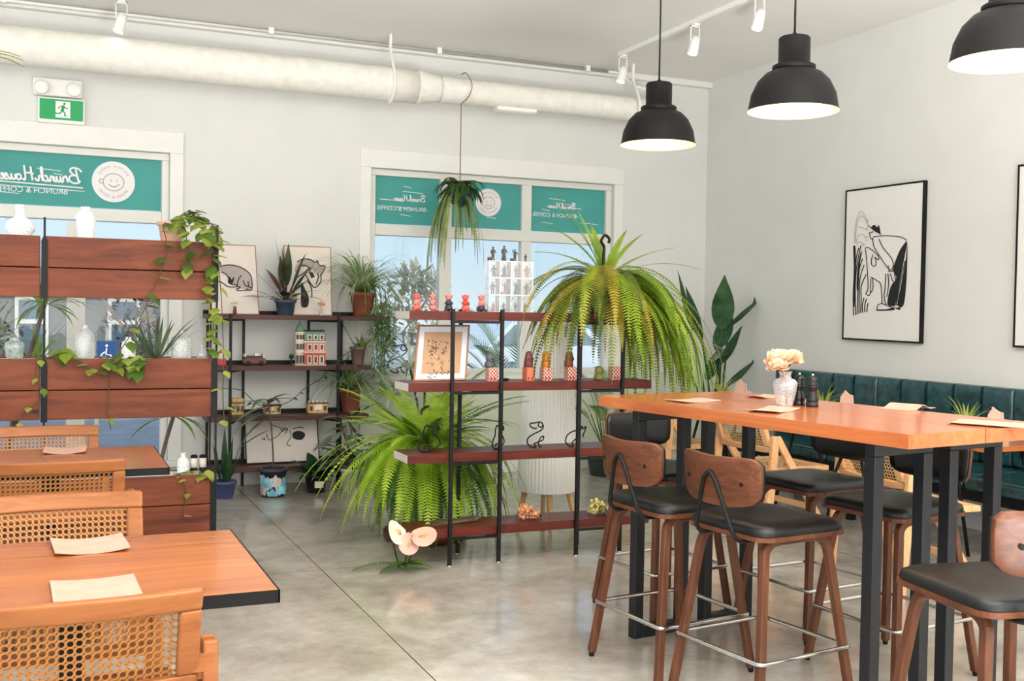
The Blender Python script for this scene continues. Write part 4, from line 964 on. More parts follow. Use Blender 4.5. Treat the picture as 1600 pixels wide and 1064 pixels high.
for x, z, az, e, l, w, m_ in [(.10, 1.30, .9, 1.25, .52, .20, 0), (.17, 1.32, .05, .72, .46, .11, 0), (.05, 1.12, .3, 1.2, .44, .20, 0), (-.22, 1.32, 2.2, 1.4, .50, .13, 0), (.16, .80, .05, .72, .40, .13, 0), (-.04, .86, .5, .95, .40, .13, 0), (-.2, .9, 2.8, 1.0, .4, .14, 0), (.0, 1.0, -1.2, 1.1, .4, .16, 0), (-.1, 1.2, 2.0, 1.3, .5, .18, 0)]:
    p = V((x, .05 if az > 0 else -.08, z)); b.tube(cr([(x*.15, 0, .30), (x*.55, 0, .3+(z-.3)*.55), p], 4), .010, 6, 0); b.leaf(p, az, e, l, w, .25, 'lance', 8, m_, .22)
b.clamp(x=.45).build('leaves', ['strel'], t)
b = MB()
for k in range(9): b.leaf((-.12, -.12, 1.02+.02*k), .05+.04*k, .5-.09*k, .34, .03, .5, 'lance', 5)
b.build('pale_leaves', 'silver', t)
# dracaenas between planter divider and left window
def drac(label, loc, heads, potm, seed, L=.36, W=.03):
    t = thing('dracaena_plant', label, 'potted plant', loc); pot(t, .10, .13, .24, potm); b = MB()
    for i, p in enumerate(heads): b.tube(cr([(0, 0, .22), (p[0]*.4, p[1]*.5, .22+(p[2]-.22)*.5), p], 4), .014, 7, 1); straps(b, p, 26, L, W, (-.35, 1.35), (.5, 1.3), (0,), 'lance', 6, seed+i)
    b.build('leaves', ['drac', 'bark'], t); return t
drac('dracaena with leaning stem seen between upper planter boxes at far left', (-.28, 7.75, 0), [(.26, 0, 1.42), (-.1, .05, 1.15), (.2, .1, 1.0)], 'black_pot', 61)
drac('dracaena with fan of pale green leaves right of the far dining table', (.70, 7.7, 0), [(.10, 0, .66)], 'white_pot', 66, .40, .03)
# planter contents
t = thing('aloe_plant', 'spiky aloe in the middle planter box among glass bottles', 'plant', (.62, 7.0, 1.092)); b = MB(); straps(b, (0, 0, -.01), 24, .34, .026, (.25, 1.5), (.1, .55), (0,), 'lance', 6, 71, .35, fold=.3); b.build('leaves', 'aloe', t)
def vine(b, pts, lm, every, seed, size=.075, sm=2):
    every = max(1, int(every*.6)); size = size*1.2
    rr = random.Random(seed); P = cr(pts, 6); b.tube(P, .003, 5, sm)
    for i in range(2, len(P), every):
        az = rr.uniform(-2.6, -.5); q = P[i]+V((rr.uniform(-.02, .02), -.015, rr.uniform(-.01, .02))); b.leaf(q, az, rr.uniform(-.9, .1), size*rr.uniform(.7, 1.2), size*.8, .5, 'heart', 5, rr.choice(lm), .2)
t = thing('pothos_plant', 'trailing pothos in a pink clay pot on top of the planter divider', 'potted plant', (.705, 6.99, 1.814)); pot(t, .062, .08, .13, 'pink_pot')
b = MB()
vine(b, [(0, 0, .12), (.06, -.06, .17), (.14, -.09, .13), (.2, -.15, .05), (.24, -.15, -.1), (.22, -.15, -.32), (.24, -.15, -.5), (.22, -.155, -.66)], (0, 0, 1), 3, 1, .08)
vine(b, [(0, 0, .12), (.1, -.05, .20), (.2, -.05, .14), (.26, -.06, .10), (.28, -.07, .0)], (0, 1), 3, 2, .07)
vine(b, [(0, 0, .12), (-.06, -.12, .1), (-.04, -.145, -.05), (-.1, -.15, -.25), (-.17, -.15, -.42), (-.24, -.15, -.56), (-.33, -.15, -.70), (-.40, -.15, -.74)], (0, 1), 5, 3, .075)
vine(b, [(0, 0, .12), (.05, -.1, .12), (.08, -.15, .0), (.1, -.15, -.15)], (1, 0), 3, 4, .075)
vine(b, [(.25, -.12, 0.1), (.285, -.16, -.35), (.3, -.16, -.7), (.3, -.16, -.95), (.31, -.16, -1.12)], (0,), 6, 6, .065)
b.build('vines', ['pothos', 'pothos_dark', 'stem'], t)
t = thing('trailing_vine', 'thin trailing vine with yellowing leaves hanging over the middle planter box', 'plant', (.28, 6.9, 1.09)); b = MB()
vine(b, [(.0, .06, 0), (.05, -.045, .01), (.06, -.05, -.15), (.05, -.05, -.3), (.07, -.05, -.42)], (0,), 30, 5, .05, 2)
vine(b, [(-.28, .06, 0), (-.33, -.05, .02), (-.34, -.05, -.12), (-.30, -.05, -.2), (-.42, -.05, -.32), (-.44, -.05, -.4)], (0, 1), 9, 7, .045, 2)
vine(b, [(-.28, .06, 0), (-.2, -.03, .03), (-.12, -.045, 0), (-.02, -.045, -.06), (.1, -.045, -.02), (.18, -.04, .02)], (0, 1), 6, 8, .075, 2)
vine(b, [(-.25, .1, 0), (-.2, .08, .05), (-.15, .05, .03)], (0,), 3, 9, .08, 2)
vine(b, [(.18, .02, .0), (.22, -.045, .015), (.2, -.05, -.06)], (0, 1), 2, 10, .09, 2)
b.build('vines', ['pothos', 'pothos_dark', 'stem'], t)
t = thing('trailing_vine', 'thin dry vine trailing down the bottom planter box by the far table', 'plant', (.74, 6.9, .364)); b = MB()
vine(b, [(0, .06, 0), (.02, -.045, .005), (.05, -.05, -.10), (.03, -.05, -.25)], (0,), 9, 15, .045, 1); vine(b, [(0, .06, 0), (.08, .03, .02), (.16, 0, .01), (.2, -.03, .02)], (0,), 4, 16, .07, 1)
b.build('vines', ['pothos', 'stem'], t)
# fern tips hanging in at the top left corner
t = thing('hanging_fern', 'fern frond tips reaching in at the upper left edge of the photo', 'fern', (-.36, 5.0, 2.42)); MB().lathe([(.05, -.12), (.10, 0), (.09, 0), (0, -.01)], n=20).build('pot', 'terracotta', t); MB().cyl((0, 0, 0), (0, 0, ZC-2.42), .004, n=6).build('cord', 'rope', t)
b = MB(); R = random.Random(6)
for az in (0, .35, -.3, 1.2, 2.2, 3.1, 4.2, 5.1): b.frond((0, 0, 0), az, .6, -.5, .30, .022, 20, 0, .006, 1., .4)
b.build('foliage', 'fern_olive', t)
t = thing('leafy_plant', 'broad green leaves poking in at the left edge beside the far table', 'potted plant', (-.42, 5.75, 0)); pot(t, .1, .13, .5, 'black_pot'); b = MB(); straps(b, (0, 0, .48), 14, .30, .11, (.6, 1.4), (.6, 1.4), (0, 1), 'lance', 6, 77); b.build('leaves', ['pothos', 'dark_leaf'], t)
# anthurium lying by the floor fern
def spathe(t, c, th, sz, mat, back=.25):
    u = V((cos(th), -.25, sin(th))).normalized(); w = V((0, -1, back)); w = (w-u*w.dot(u)).normalized(); v = w.cross(u)
    vs = [V(c)]; n = 20
    for q in (.35, .7, 1.):
        for k in range(n):
            a = 2*pi*k/n; r = q*sz*(.55+.45*(cos(a/2)**2)**.8 if True else 1); lobe = .16*sz*q*max(0, -cos(a))*abs(sin(a))*2
            vs.append(V(c)+u*(r*cos(a)+.12*sz*q-lobe*.6)+v*(r*.92*sin(a))+w*(.10*sz*q*q*(1+1.2*cos(2*a))-.05*sz))
    fs = [(0, 1+k, 1+(k+1) % n) for k in range(n)]
    for j in range(2): fs += [(1+j*n+k, 1+(j+1)*n+k, 1+(j+1)*n+(k+1) % n, 1+j*n+(k+1) % n) for k in range(n)]
    MB().add(vs, fs, 0, True).build('spathe', mat, t); MB().tube([V(c)+w*.005, V(c)+w*.02+u*.2*sz, V(c)+w*.022+u*.55*sz], [.007, .007, .004], 7).build('spadix', 'spadix', t)
ap = at(636, 832, Y=5.57)
t = thing('anthurium_flowers', 'pale pink and white anthurium flowers on the floor before the lime fern', 'flowers', (ap.x, 5.57, 0))
b = MB()
for x, z in ((-.09, .20), (.02, .21), (.06, .16)): b.tube(cr([(x*.3, .05, .0), (x*.7, .03, z*.55), (x, .012, z)], 4), .005, 5)
for az, e, l in ((3.6, .4, .20), (5.6, .5, .16), (4.6, .6, .18), (3.0, .35, .32), (4.0, .7, .22), (5.1, .8, .2)): b.frond((0, .02, .015), az, e, -.5, l, .045, 16, 0, .006, 1., .4)
b.build('stems', 'fern_dark', t)
spathe(t, (-.05, -.03, .20), 2.6, .09, 'anthurium_white', .9); spathe(t, (.045, -.08, .19), .1, .085, 'anthurium_pink', 1.1); spathe(t, (.0, -.06, .17), -2.0, .075, 'anthurium_pink', .9)
# ================================================================== THINGS ON SURFACES
# ---- art
def picture(name, label, cat, corners, depth, stroke_sets, mats, zoom, frame_w=.012, frame_mat='black', paper='art_paper', passe=None, group=None, see_through=False):
    # corners: world TL, TR, BR, BL ; zoom: same corners in sketch coordinates
    TL, TR, BR_, BL = [V(c) for c in corners]; c0 = (BL+BR_)/2
    ux = (TR-TL).normalized(); uy = (TL-BL).normalized(); nn = ux.cross(uy).normalized(); W_, H_ = (TR-TL).length, (TL-BL).length
    t = thing(name, label, cat, c0, 0, group); o = BL-c0
    P = lambda u, v, w=0: o+ux*u+uy*v+nn*w
    def slab(b, u0, v0, u1, v1, w0, w1, mat=0):
        vs = [P(u, v, w) for w in (w0, w1) for u, v in ((u0, v0), (u1, v0), (u1, v1), (u0, v1))]
        b.add(vs, [(3, 2, 1, 0), (4, 5, 6, 7), (0, 1, 5, 4), (1, 2, 6, 5), (2, 3, 7, 6), (3, 0, 4, 7)], mat)
    f = frame_w; b = MB()
    slab(b, 0, 0, f, H_, -depth, .004); slab(b, W_-f, 0, W_, H_, -depth, .004); slab(b, f, 0, W_-f, f, -depth, .004); slab(b, f, H_-f, W_-f, H_, -depth, .004)
    b.build('frame', frame_mat, t)
    b = MB(); slab(b, f, f, W_-f, H_-f, -depth*.6, 0); sh = b.build('sheet', paper if not see_through else 'acrylic', t)
    zTL, zTR, zBR, zBL = zoom
    def fn0(w):
        cn = [0]
        def fn(x, y):
            cn[0] += 1
            # inverse bilinear by a few fixed point steps
            u, v = .5, .5
            for _ in range(12):
                X = (1-v)*((1-u)*zTL[0]+u*zTR[0])+v*((1-u)*zBL[0]+u*zBR[0]); Y = (1-v)*((1-u)*zTL[1]+u*zTR[1])+v*((1-u)*zBL[1]+u*zBR[1])
                u += (x-X)/max(1, abs(zTR[0]-zTL[0])); v += (y-Y)/max(1, abs(zBL[1]-zTL[1]))
            return P(u*W_, (1-v)*H_, w+1.2e-6*cn[0])
        return fn
    if passe:
        b = MB(); k = passe; slab(b, k, k*1.0, W_-k, H_-k, 0, .0015); b.build('drawing_paper', 'kraft', sh)
    for i, (nm, m_, fills, lines, wd) in enumerate(stroke_sets):
        b = MB(); g = fn0(.0015+.0025*i)
        for p in fills: fill(b, p, g, 0, len(p) > 4)
        for p in lines: ribbon(b, p, wd, g, 0)
        b.build(nm, m_, sh)
    return t
zz = ((440, 150), (808, 99), (797, 868), (427, 853))
grass = [[(484, 742), (482, 640), (486, 520), (482, 415)], [(494, 738), (492, 600), (500, 500), (518, 408)], [(502, 736), (506, 620), (512, 520), (528, 470)], [(512, 730), (512, 640), (516, 560), (535, 500)], [(520, 728), (522, 660), (522, 600), (545, 545)], [(530, 726), (528, 690), (536, 655)], [(540, 724), (540, 690), (548, 660)], [(550, 722), (552, 700), (556, 680)], [(490, 560), (496, 470), (508, 420)], [(505, 560), (510, 500), (522, 440)], [(487, 700), (489, 600), (495, 560)]]
gfill = [[(482, 600), (486, 480), (480, 415), (492, 420), (492, 520), (490, 620)], [(498, 600), (504, 500), (522, 430), (512, 520), (506, 620)]]
picture('framed_drawing', 'large framed ink drawing of man in hat bending over dog on right wall', 'picture', [(XR-.03, 6.672, 2.412), (XR-.03, 5.85, 2.405), (XR-.03, 5.85, 1.243), (XR-.03, 6.672, 1.246)], .028, [
    ('ink_drawing', 'ink', gfill+[[(568, 322), (584, 310), (596, 322), (604, 310), (612, 352), (590, 340)], [(735, 388), (712, 412), (694, 448), (672, 520), (688, 560), (662, 602), (648, 684), (684, 684), (700, 600), (722, 470)], [(728, 480), (710, 590), (694, 684), (722, 686), (734, 560), (736, 400)], [(600, 710), (604, 716), (676, 712), (676, 700), (640, 708)], [(680, 700), (690, 706), (706, 712), (708, 698)]], grass, 5.),
    ('pen_lines', 'ink', [], [[(552, 312), (572, 328), (592, 342), (617, 354)], [(578, 368), (620, 361), (670, 362), (712, 368), (734, 382)], [(576, 372), (582, 410), (606, 450), (632, 490), (650, 515)], [(606, 376), (628, 420), (668, 470), (672, 512), (650, 528)], [(560, 345), (566, 372), (580, 378)], [(566, 348), (580, 342)],
        [(541, 422), (546, 460), (553, 540), (556, 610), (546, 636), (566, 638), (570, 560)], [(541, 422), (552, 416), (572, 428), (596, 448), (606, 462), (604, 474), (586, 462)], [(578, 450), (570, 486), (580, 506), (594, 496), (590, 462)], [(570, 556), (600, 574), (616, 588), (622, 640), (624, 684)], [(578, 560), (580, 610), (570, 630)], [(634, 640), (638, 600), (640, 540)], [(646, 650), (654, 590), (650, 540)], [(632, 640), (640, 680), (648, 684)],
        [(600, 712), (604, 690), (622, 682), (650, 692), (676, 700)], [(680, 698), (684, 686), (708, 690)], [(660, 540), (676, 580), (686, 572), (680, 540)], [(650, 500), (660, 530), (680, 520)], [(690, 684), (706, 590), (728, 478)]], 4.),
    ('fine_lines', 'grey_ink', [], [[(490, 400), (491, 330), (504, 266), (520, 248), (538, 268), (548, 294)], [(494, 390), (496, 340), (512, 320), (548, 334)], [(497, 400), (506, 366), (528, 356), (546, 372)], [(500, 408), (512, 392), (534, 398)], [(496, 320), (510, 280), (528, 270), (556, 310)], [(544, 330), (552, 322), (548, 340)], [(540, 370), (552, 366), (546, 386)], [(524, 404), (538, 402), (530, 412)], [(550, 284), (555, 296), (546, 300)]], 2.4)], None, zz, .013)
picture('framed_drawing', 'second black framed picture on right wall, only its left edge in view', 'picture', [(XR-.03, 5.05, 2.418), (XR-.03, 4.23, 2.412), (XR-.03, 4.23, 1.243), (XR-.03, 5.05, 1.243)], .028, [('ink_drawing', 'ink', [], [[(560, 400), (600, 350), (660, 340), (700, 400), (690, 500), (620, 560)], [(600, 560), (610, 640), (600, 700)], [(680, 540), (690, 640), (700, 700)]], 4.)], None, zz, .013)
# leaning drawings on the wall shelf, coordinates sketched on a 1419x1064 sheet
def lean(x0, x1, zb, h, y, tilt, xo=0): 
    dz, dy = h*cos(tilt), h*sin(tilt); return [(x0+xo, y+dy, zb+dz), (x1+xo, y+dy, zb+dz), (x1, y, zb), (x0, y, zb)]
picture('leaning_drawing', 'drawing of a sleeping grey dog leaning on the top wall shelf', 'picture', lean(1.125, 1.505, 1.364, .545, 8.40, .14, -.02), .012, [
    ('grey_shading', 'grey_ink', [[(100, 332), (170, 322), (238, 336), (298, 368), (324, 410), (326, 478), (300, 492), (240, 480), (200, 455), (168, 440), (152, 410), (130, 380), (100, 368)]], [], 3),
    ('ink_outline', 'ink', [[(160, 398), (176, 420), (196, 402), (188, 440), (172, 450), (150, 440)]], [[(60, 350), (105, 328), (170, 320), (240, 334), (298, 368), (324, 410), (328, 480), (310, 496), (286, 484)], [(105, 368), (138, 384), (156, 414), (160, 446), (205, 458), (215, 470), (150, 470), (105, 440), (60, 430)], [(252, 390), (228, 420), (218, 464), (240, 476), (212, 486), (232, 498), (300, 492)], [(262, 426), (276, 460), (300, 470), (322, 478)], [(298, 432), (302, 470)]], 7.)], None, ((0, 172), (356, 184), (380, 664), (0, 655)), .006, 'frame_wood', 'paper')
picture('leaning_drawing', 'drawing of a bending cat leaning on the top wall shelf behind the dark plant', 'picture', lean(1.705, 2.085, 1.364, .555, 8.42, .12, .0), .012, [
    ('grey_shading', 'grey_ink', [[(720, 290), (760, 278), (820, 298), (838, 290), (850, 318), (886, 328), (872, 370), (830, 376), (790, 340), (740, 330), (700, 370), (690, 340)]], [], 3),
    ('ink_outline', 'ink', [[(734, 438), (760, 480), (786, 540), (780, 600), (742, 600), (736, 520)], [(784, 372), (806, 366), (822, 398), (800, 410)]], [[(700, 300), (740, 278), (790, 282), (822, 300), (838, 290), (850, 320), (888, 326), (876, 366), (856, 392)], [(724, 320), (770, 326), (792, 352), (782, 376)], [(860, 380), (862, 430), (828, 470), (800, 450), (760, 380)], [(782, 340), (740, 380), (690, 410)], [(770, 420), (800, 470), (806, 540)], [(838, 376), (846, 400), (830, 450)], [(640, 560), (680, 580), (676, 630), (660, 650)]], 7.)], None, ((606, 183), (930, 196), (936, 660), (640, 660)), .006, 'frame_wood', 'paper')
c_ = [at(382, 655, Y=8.52), at(499, 653, Y=8.52), at(500, 723, Y=8.42), at(386, 725, Y=8.42)]
picture('leaning_poster', 'black framed line drawing lying sideways on the lowest wall shelf', 'picture', [(1.42, 8.54, .56), (2.0, 8.54, .56), (2.0, 8.42, .20), (1.42, 8.42, .20)], .012, [
    ('line_drawing', 'ink', [[(612, 535), (660, 524), (698, 546), (672, 582), (616, 572)]], [[(430, 540), (450, 580), (500, 560), (540, 520), (575, 510), (560, 540)], [(590, 520), (598, 560), (570, 610), (600, 620)], [(520, 500), (545, 530)], [(540, 498), (560, 525)], [(556, 498), (575, 518)], [(400, 570), (420, 580), (415, 565)], [(610, 510), (660, 500), (690, 506)]], 5.)], None, ((276, 424), (780, 420), (800, 720), (300, 735)), .007, 'black', 'paper')
fr = random.Random(4); fl_ = [];
for k in range(60):
    x, y = 440+fr.gauss(0, 26), fr.uniform(420, 780); fl_.append([(x, y), (x+fr.uniform(-14, 14), y+fr.uniform(-14, 14)), (x+fr.uniform(-10, 16), y+fr.uniform(-16, 16))])
for k in range(46):
    x, y = 540+fr.gauss(0, 34), fr.uniform(440, 740); fl_.append([(x, y), (x+fr.uniform(-14, 14), y+fr.uniform(-14, 14)), (x+fr.uniform(-10, 16), y+fr.uniform(-16, 16))])
picture('leaning_drawing', 'botanical pencil drawing on kraft paper with wide white mat on the centre display shelf', 'picture', [(1.93, 5.785, 1.335), (2.245, 5.785, 1.338), (2.19, 5.675, 1.023), (1.87, 5.675, 1.023)], .014, [('pencil_flowers', 'ink', [], fl_, 3.2)], None, ((300, 280), (810, 290), (730, 800), (280, 800)), .010, 'frame_wood', 'mat_board', .042)
# ---- wire animals
def wire(name, label, loc, lines, s, r=.0042, group='wire animal silhouettes'):
    t = thing(name, label, 'wire sculpture', loc, 0, group); b = MB()
    for l in lines: b.tube(cr([(x*s, .0, z*s) for x, z in l], 7), r, 6)
    b.build('wire_outline', 'black', t); return t
catw = [[(.15, 0), (.45, .02), (.78, .25), (.68, .48), (.52, .62), (.58, .8), (.72, .86), (.72, .70), (.62, .96), (.48, .82), (.30, .90), (.2, .74), (.18, .52), (.06, .36), (.0, .18), (.1, .03), (.4, .03), (.42, .16), (.26, .2), (.22, .1)]]
dogw = [[(.22, .02), (.05, .18), (.08, .38), (.3, .52), (.62, .66), (.72, .82), (.6, .98), (.36, .96), (.16, .93), (.18, .82), (.34, .74), (.44, .76)], [(.55, .98), (.5, .85), (.62, .78), (.7, .86)], [(.22, .02), (.42, .02), (.34, .16), (.5, .2), (.62, .38), (.74, .42), (.7, .28), (.52, .2), (.58, .02), (.66, .03)]]
cat2 = [[(.18, .02), (.02, .2), (.08, .46), (.3, .62), (.55, .68), (.72, .66), (.8, .86), (.86, .74), (1.0, .84), (.94, .62), (.86, .46), (.9, .4)], [(.18, .02), (.4, .0), (.34, .14), (.5, .3), (.6, .34), (.56, .06), (.64, .02)]]
YS = 5.63
for nm, lb, x, l, s in (('wire_cat', 'black wire cat with curled tail at left of the third display board', at(653, 708, Y=YS).x, catw, .165), ('wire_cat', 'black wire cat half hidden behind the second display post', at(769, 706, Y=YS).x, [[(a*.62, c) for a, c in q] for q in catw], .15), ('wire_dog', 'black wire dog standing before the white floor lamp', at(822, 704, Y=YS).x, dogw, .15), ('wire_cat', 'black wire cat at the right of the white floor lamp', at(883, 703, Y=YS).x, cat2, .135)):
    wire(nm, lb, (x, YS, .628+.004), l, s)
wire('wire_dog', 'black wire dog on the window sill left of the botanical drawing', (2.60, 8.60, .889), [[(x, z) for x, z in q] for q in dogw], .24, .005)
# ---- acrylic boxes with figurines
def figure(label, loc, s, rz, mat, pose, group):
    b = MB(); rr = random.Random(pose)
    wd = rr.uniform(.85, 1.3); robe = pose % 3 == 0
    if robe: b.lathe([(.16*wd, 0), (.17*wd, .05), (.13*wd, .35), (.10*wd, .55), (.12*wd, .72), (.11*wd, .78), (.05, .82), (.05, .84)], n=12)
    else:
        for sg in (-1, 1): b.tube([(sg*.09, 0, 0), (sg*.07, rr.uniform(-.03, .03), .22), (sg*.05, 0, .45)], [.045, .05, .07], 8)
        b.lathe([(.09, .40), (.12*wd, .46), (.10*wd, .58), (.13*wd, .72), (.12*wd, .78), (.05, .82), (.045, .85)], n=12)
    b.ball((0, 0, .92), .075, 10, 0, (1, 1, 1.15))
    for sg in (-1, 1):
        up_ = rr.random()
        e = (sg*(.30 if up_ > .7 else .2), -.08, .95 if up_ > .8 else rr.uniform(.38, .6))
        b.tube([(sg*.11*wd, 0, .76), (sg*.2*wd, -.02, .62 if up_ < .8 else .8), e], [.05, .042, .035], 8)
    if pose % 4 == 1: b.box((-.42, -.08, 0), (-.2, .08, .22)); b.tube([(-.3, 0, .22), (-.1, 0, .12)], .03, 6)
    b.v = [p*s for p in b.v]
    o = b.build('figurine', mat, None); o.location = loc; o.rotation_euler = (0, 0, rz); tag(o, label, 'figurine', group)
    return o
bx0, bw, bh = 2.305, .0685, .098
words = ['leftmost', 'second from left', 'third from left', 'rightmost']; rows = ['bottom', 'middle', 'top']
first = None
k = 0
for r_ in range(3):
    for c_i in range(4):
        x = bx0+bw*(c_i+.5); z = 1.417+bh*r_; lb = 'clear display box, %s in the %s row of the acrylic stack' % (words[c_i], rows[r_])
        if first is None:
            t = thing('display_box', lb, 'display box', (x, 5.68, z), 0, 'acrylic display boxes'); first = t
            h = bw/2-.001; b = MB(); e = .0016
            b.box((-h, -h, 0), (h, h, .0015)).box((-h, -h, bh-.003), (h, h, bh-.0015)).box((-h, -h, 0), (-h+.001, h, bh-.002)).box((h-.001, -h, 0), (h, h, bh-.002)).box((-h, h-.001, 0), (h, h, bh-.002)).box((-h, -h, 0), (h, -h+.001, bh-.002)); b.build('clear_walls', 'acrylic', t)
            b = MB()
            for sx_ in (-1, 1):
                for sy in (-1, 1): b.box((sx_*h-e, sy*h-e, 0), (sx_*h+e, sy*h+e, bh-.001))
            for z_ in (0, bh-.004): 
                for sy in (-1, 1): b.box((-h, sy*h-e, z_), (h, sy*h+e, z_+.003)); b.box((sy*h-e, -h, z_), (sy*h+e, h, z_+.003))
            b.build('edges', 'acrylic_edge', t)
        else: dup(first, (x, 5.68, z), 0, lb)
        figure('tiny figurine inside the %s box of the %s row' % (words[c_i], rows[r_]), (x+R.uniform(-.006, .006), 5.665, z+.002), .072 if r_ else .055, R.uniform(-.6, .6), 'fig_skin' if (k % 5 == 0 or (r_ == 2 and c_i == 3)) else 'fig_dark', k, 'tiny figurines'); k += 1
for c_i in range(4): figure('tiny figurine standing on top of the acrylic stack, %s' % words[c_i], (bx0+bw*(c_i+.45), 5.67, 1.417+bh*3), (.08, .088, .07, .045)[c_i], .2, 'fig_dark', (1, 3, 5, 8)[c_i], 'tiny figurines')
# ---- stacked animal figures
def totem(label, x, m1, m2, m3, rz, s=1.):
    t = thing('stacked_figure', label, 'figurine', (x, 5.66, 1.417), rz, 'stacked animal figures')
    b = MB(); b.ball((0, 0, .018), .022, 12, 0, (1, .9, .85)); b.tube([(-.012, -.012, .01), (-.024, -.018, .004)], .006, 6); b.tube([(.012, -.012, .01), (.024, -.018, .004)], .006, 6); b.build('lower_body', m1, t)
    b = MB(); b.ball((0, 0, .046), .017, 12, 0, (1, .9, 1)); 
    for sg in (-1, 1): b.tube([(sg*.014, 0, .05), (sg*.02, -.008, .04), (sg*.012, -.016, .034)], .0045, 6)
    b.build('upper_body', m2, t)
    b = MB(); b.ball((0, 0, .073), .0165, 12, 0, (1.1, 1, .85)); 
    for sg in (-1, 1): b.ball((sg*.016, 0, .082), .006, 8)
    b.lathe([(.019, .078), (.017, .084), (.006, .09), (0, .091)], n=12); b.build('head', m3, t)
    t.scale = (s*1.05,)*3
for lb, px, a, c, d_, rz in (('coral red stacked animal figure, leftmost on the top display board', 651, 'coral_toy', 'pink_toy', 'coral_toy', .2), ('pale pink stacked animal figure, second from left on the top display board', 676, 'pink_toy', 'pink_toy', 'pink_toy', .5), ('dark navy stacked animal figure with pink head by the first post', 701, 'navy_toy', 'navy_toy', 'pink_toy', -.2), ('bright coral stacked animal figure between the display shelf posts', 727, 'coral_toy', 'red_toy', 'coral_toy', .1), ('pink stacked animal figure with black base left of the acrylic boxes', 752, 'navy_toy', 'pink_toy', 'pink_toy', 0)):
    totem(lb, at(px, 480, Y=5.66).x, a, c, d_, rz)
# ---- checkered boxes with wax figures
def cbox(label, px, mat='checks'):
    t = thing('patterned_box', label, 'box', (at(px, 590, Y=5.64).x, 5.64, 1.022), 0, 'patterned boxes'); MB().box((-.028, -.028, .0), (.028, .028, .078)).build('box_body', mat, t, bevel=.0015)
    b = MB(); 
    for q in (-.013, .008): b.prism([(q+.0045*cos(a)-.0, .012+.008*sin(a)+.004) for a in [rad(18*i) for i in range(11)]]+[(q-.0045, .006), (q+.0045, .006)], .0283, .0287, 0, Matrix.Rotation(pi/2, 4, 'X'))
    b.build('printed_arches', 'wine_wax', t)
    if mat != 'checks':
        b = MB()
        for sg in (-1, 1):
            for i in range(7): b.box((sg*.0255-.0028, -.0287, .004+.011*i), (sg*.0255+.0028, -.028, .0095+.011*i))
        b.build('checked_edge', 'black', t)
    return t
def wax(label, px, mat, z=1.1, kind=0):
    t = thing('wax_figure', label, 'candle', (at(px, 560, Y=5.64).x, 5.64, z), .2*kind, 'moulded wax figures')
    if kind == 1: prof = [(.026, 0), (.029, .012), (.024, .032), (.02, .038), (.024, .048), (.024, .066), (.014, .08), (0, .084)]
    elif kind == 2: prof = [(.026, 0), (.028, .01), (.025, .04), (.021, .066), (.018, .082), (.008, .092), (0, .093)]
    else: prof = [(.024, 0), (.027, .01), (.026, .03), (.022, .046), (.024, .062), (.02, .08), (.009, .09), (0, .092)]
    MB().lathe(prof, n=20, wob=lambda q, z: 1+.07*sin(3*q+60*z)).build('wax_body', mat, t)
    b = MB(); b.tube([(-.02, -.016, .05), (-.006, -.026, .036), (.012, -.024, .046)], .006, 7); b.ball((.004, -.022, .056), .008, 8); b.build('folded_arms', mat, t); return t
cbox('red checkered box under the grey wax figure by the second post', 768); wax('grey wax figure on a checkered box by the second post', 765, 'grey_wax', kind=1)
cbox('plain orange box with checkered edges under the plum figure', 826, 'checks_orange'); wax('plum wax figure on the plain orange box', 826, 'plum_wax', kind=2)
cbox('red checkered box under the orange wax figure', 853); wax('orange wax figure on a checkered box before the lamp', 853, 'orange_wax', kind=0)
cbox('red checkered box under the dark red wax figure by the third post', 891); wax('dark red wax figure on a checkered box by the third post', 889, 'wine_wax', kind=3)
cbox('red checkered box with nothing on it at right end of the second display board', 960); wax('small olive wax figure standing directly on the second display board', 936, 'olive_wax', 1.022, 1)
t = thing('flat_stone', 'small flat black stone lying on the second display board', 'stone', (at(790, 595, Y=5.64).x, 5.64, 1.022)); MB().ball((0, 0, .008), .024, 12, 0, (1, .7, .34)).build('stone', 'black', t)
# ---- dried flower bunches on lowest display board
def bunch(label, x, mat, seed):
    t = thing('dried_flowers', label, 'dried flowers', (x, 5.66, .21)); rr = random.Random(seed); b = MB()
    for k in range(60):
        p = V((rr.uniform(-.06, .055), rr.uniform(-.035, .035), 0)); p.z = .012+rr.random()*max(.012, (.085-abs(p.x+.015)*.9)); b.ball(p, rr.uniform(.008, .014), 8)
    b.build('flower_heads', mat, t); b = MB()
    for k in range(22): b.ball((rr.uniform(-.05, .05), -.036-rr.random()*.006, rr.uniform(.012, .06)), .005, 6)
    b.build('dark_seeds', 'moss' if 'yellow' in label else mat, t); b = MB()
    for k in range(5): b.tube([(.03, 0, .02), (.085, rr.uniform(-.02, .02), .006+.003*k)], .003, 5)
    b.build('stems', 'stem', t)
bunch('bunch of dried peach orange flowers on the lowest display board', at(825, 822, Y=5.66).x, 'straw_orange', 1); bunch('bunch of dried yellow flowers at right of the lowest display board', at(936, 806, Y=5.66).x, 'straw_yellow', 2)
t = thing('wood_offcuts', 'flat dark wooden sticks lying at left of the lowest display board', 'wood', (2.10, 5.70, .21)); 
for k in range(3): MB().beam((-.12+.03*k, -.05+.04*k, .007+.0*k), (.17+.02*k, .0+.03*k, .012), .028, .012).build('stick', 'moss', t)
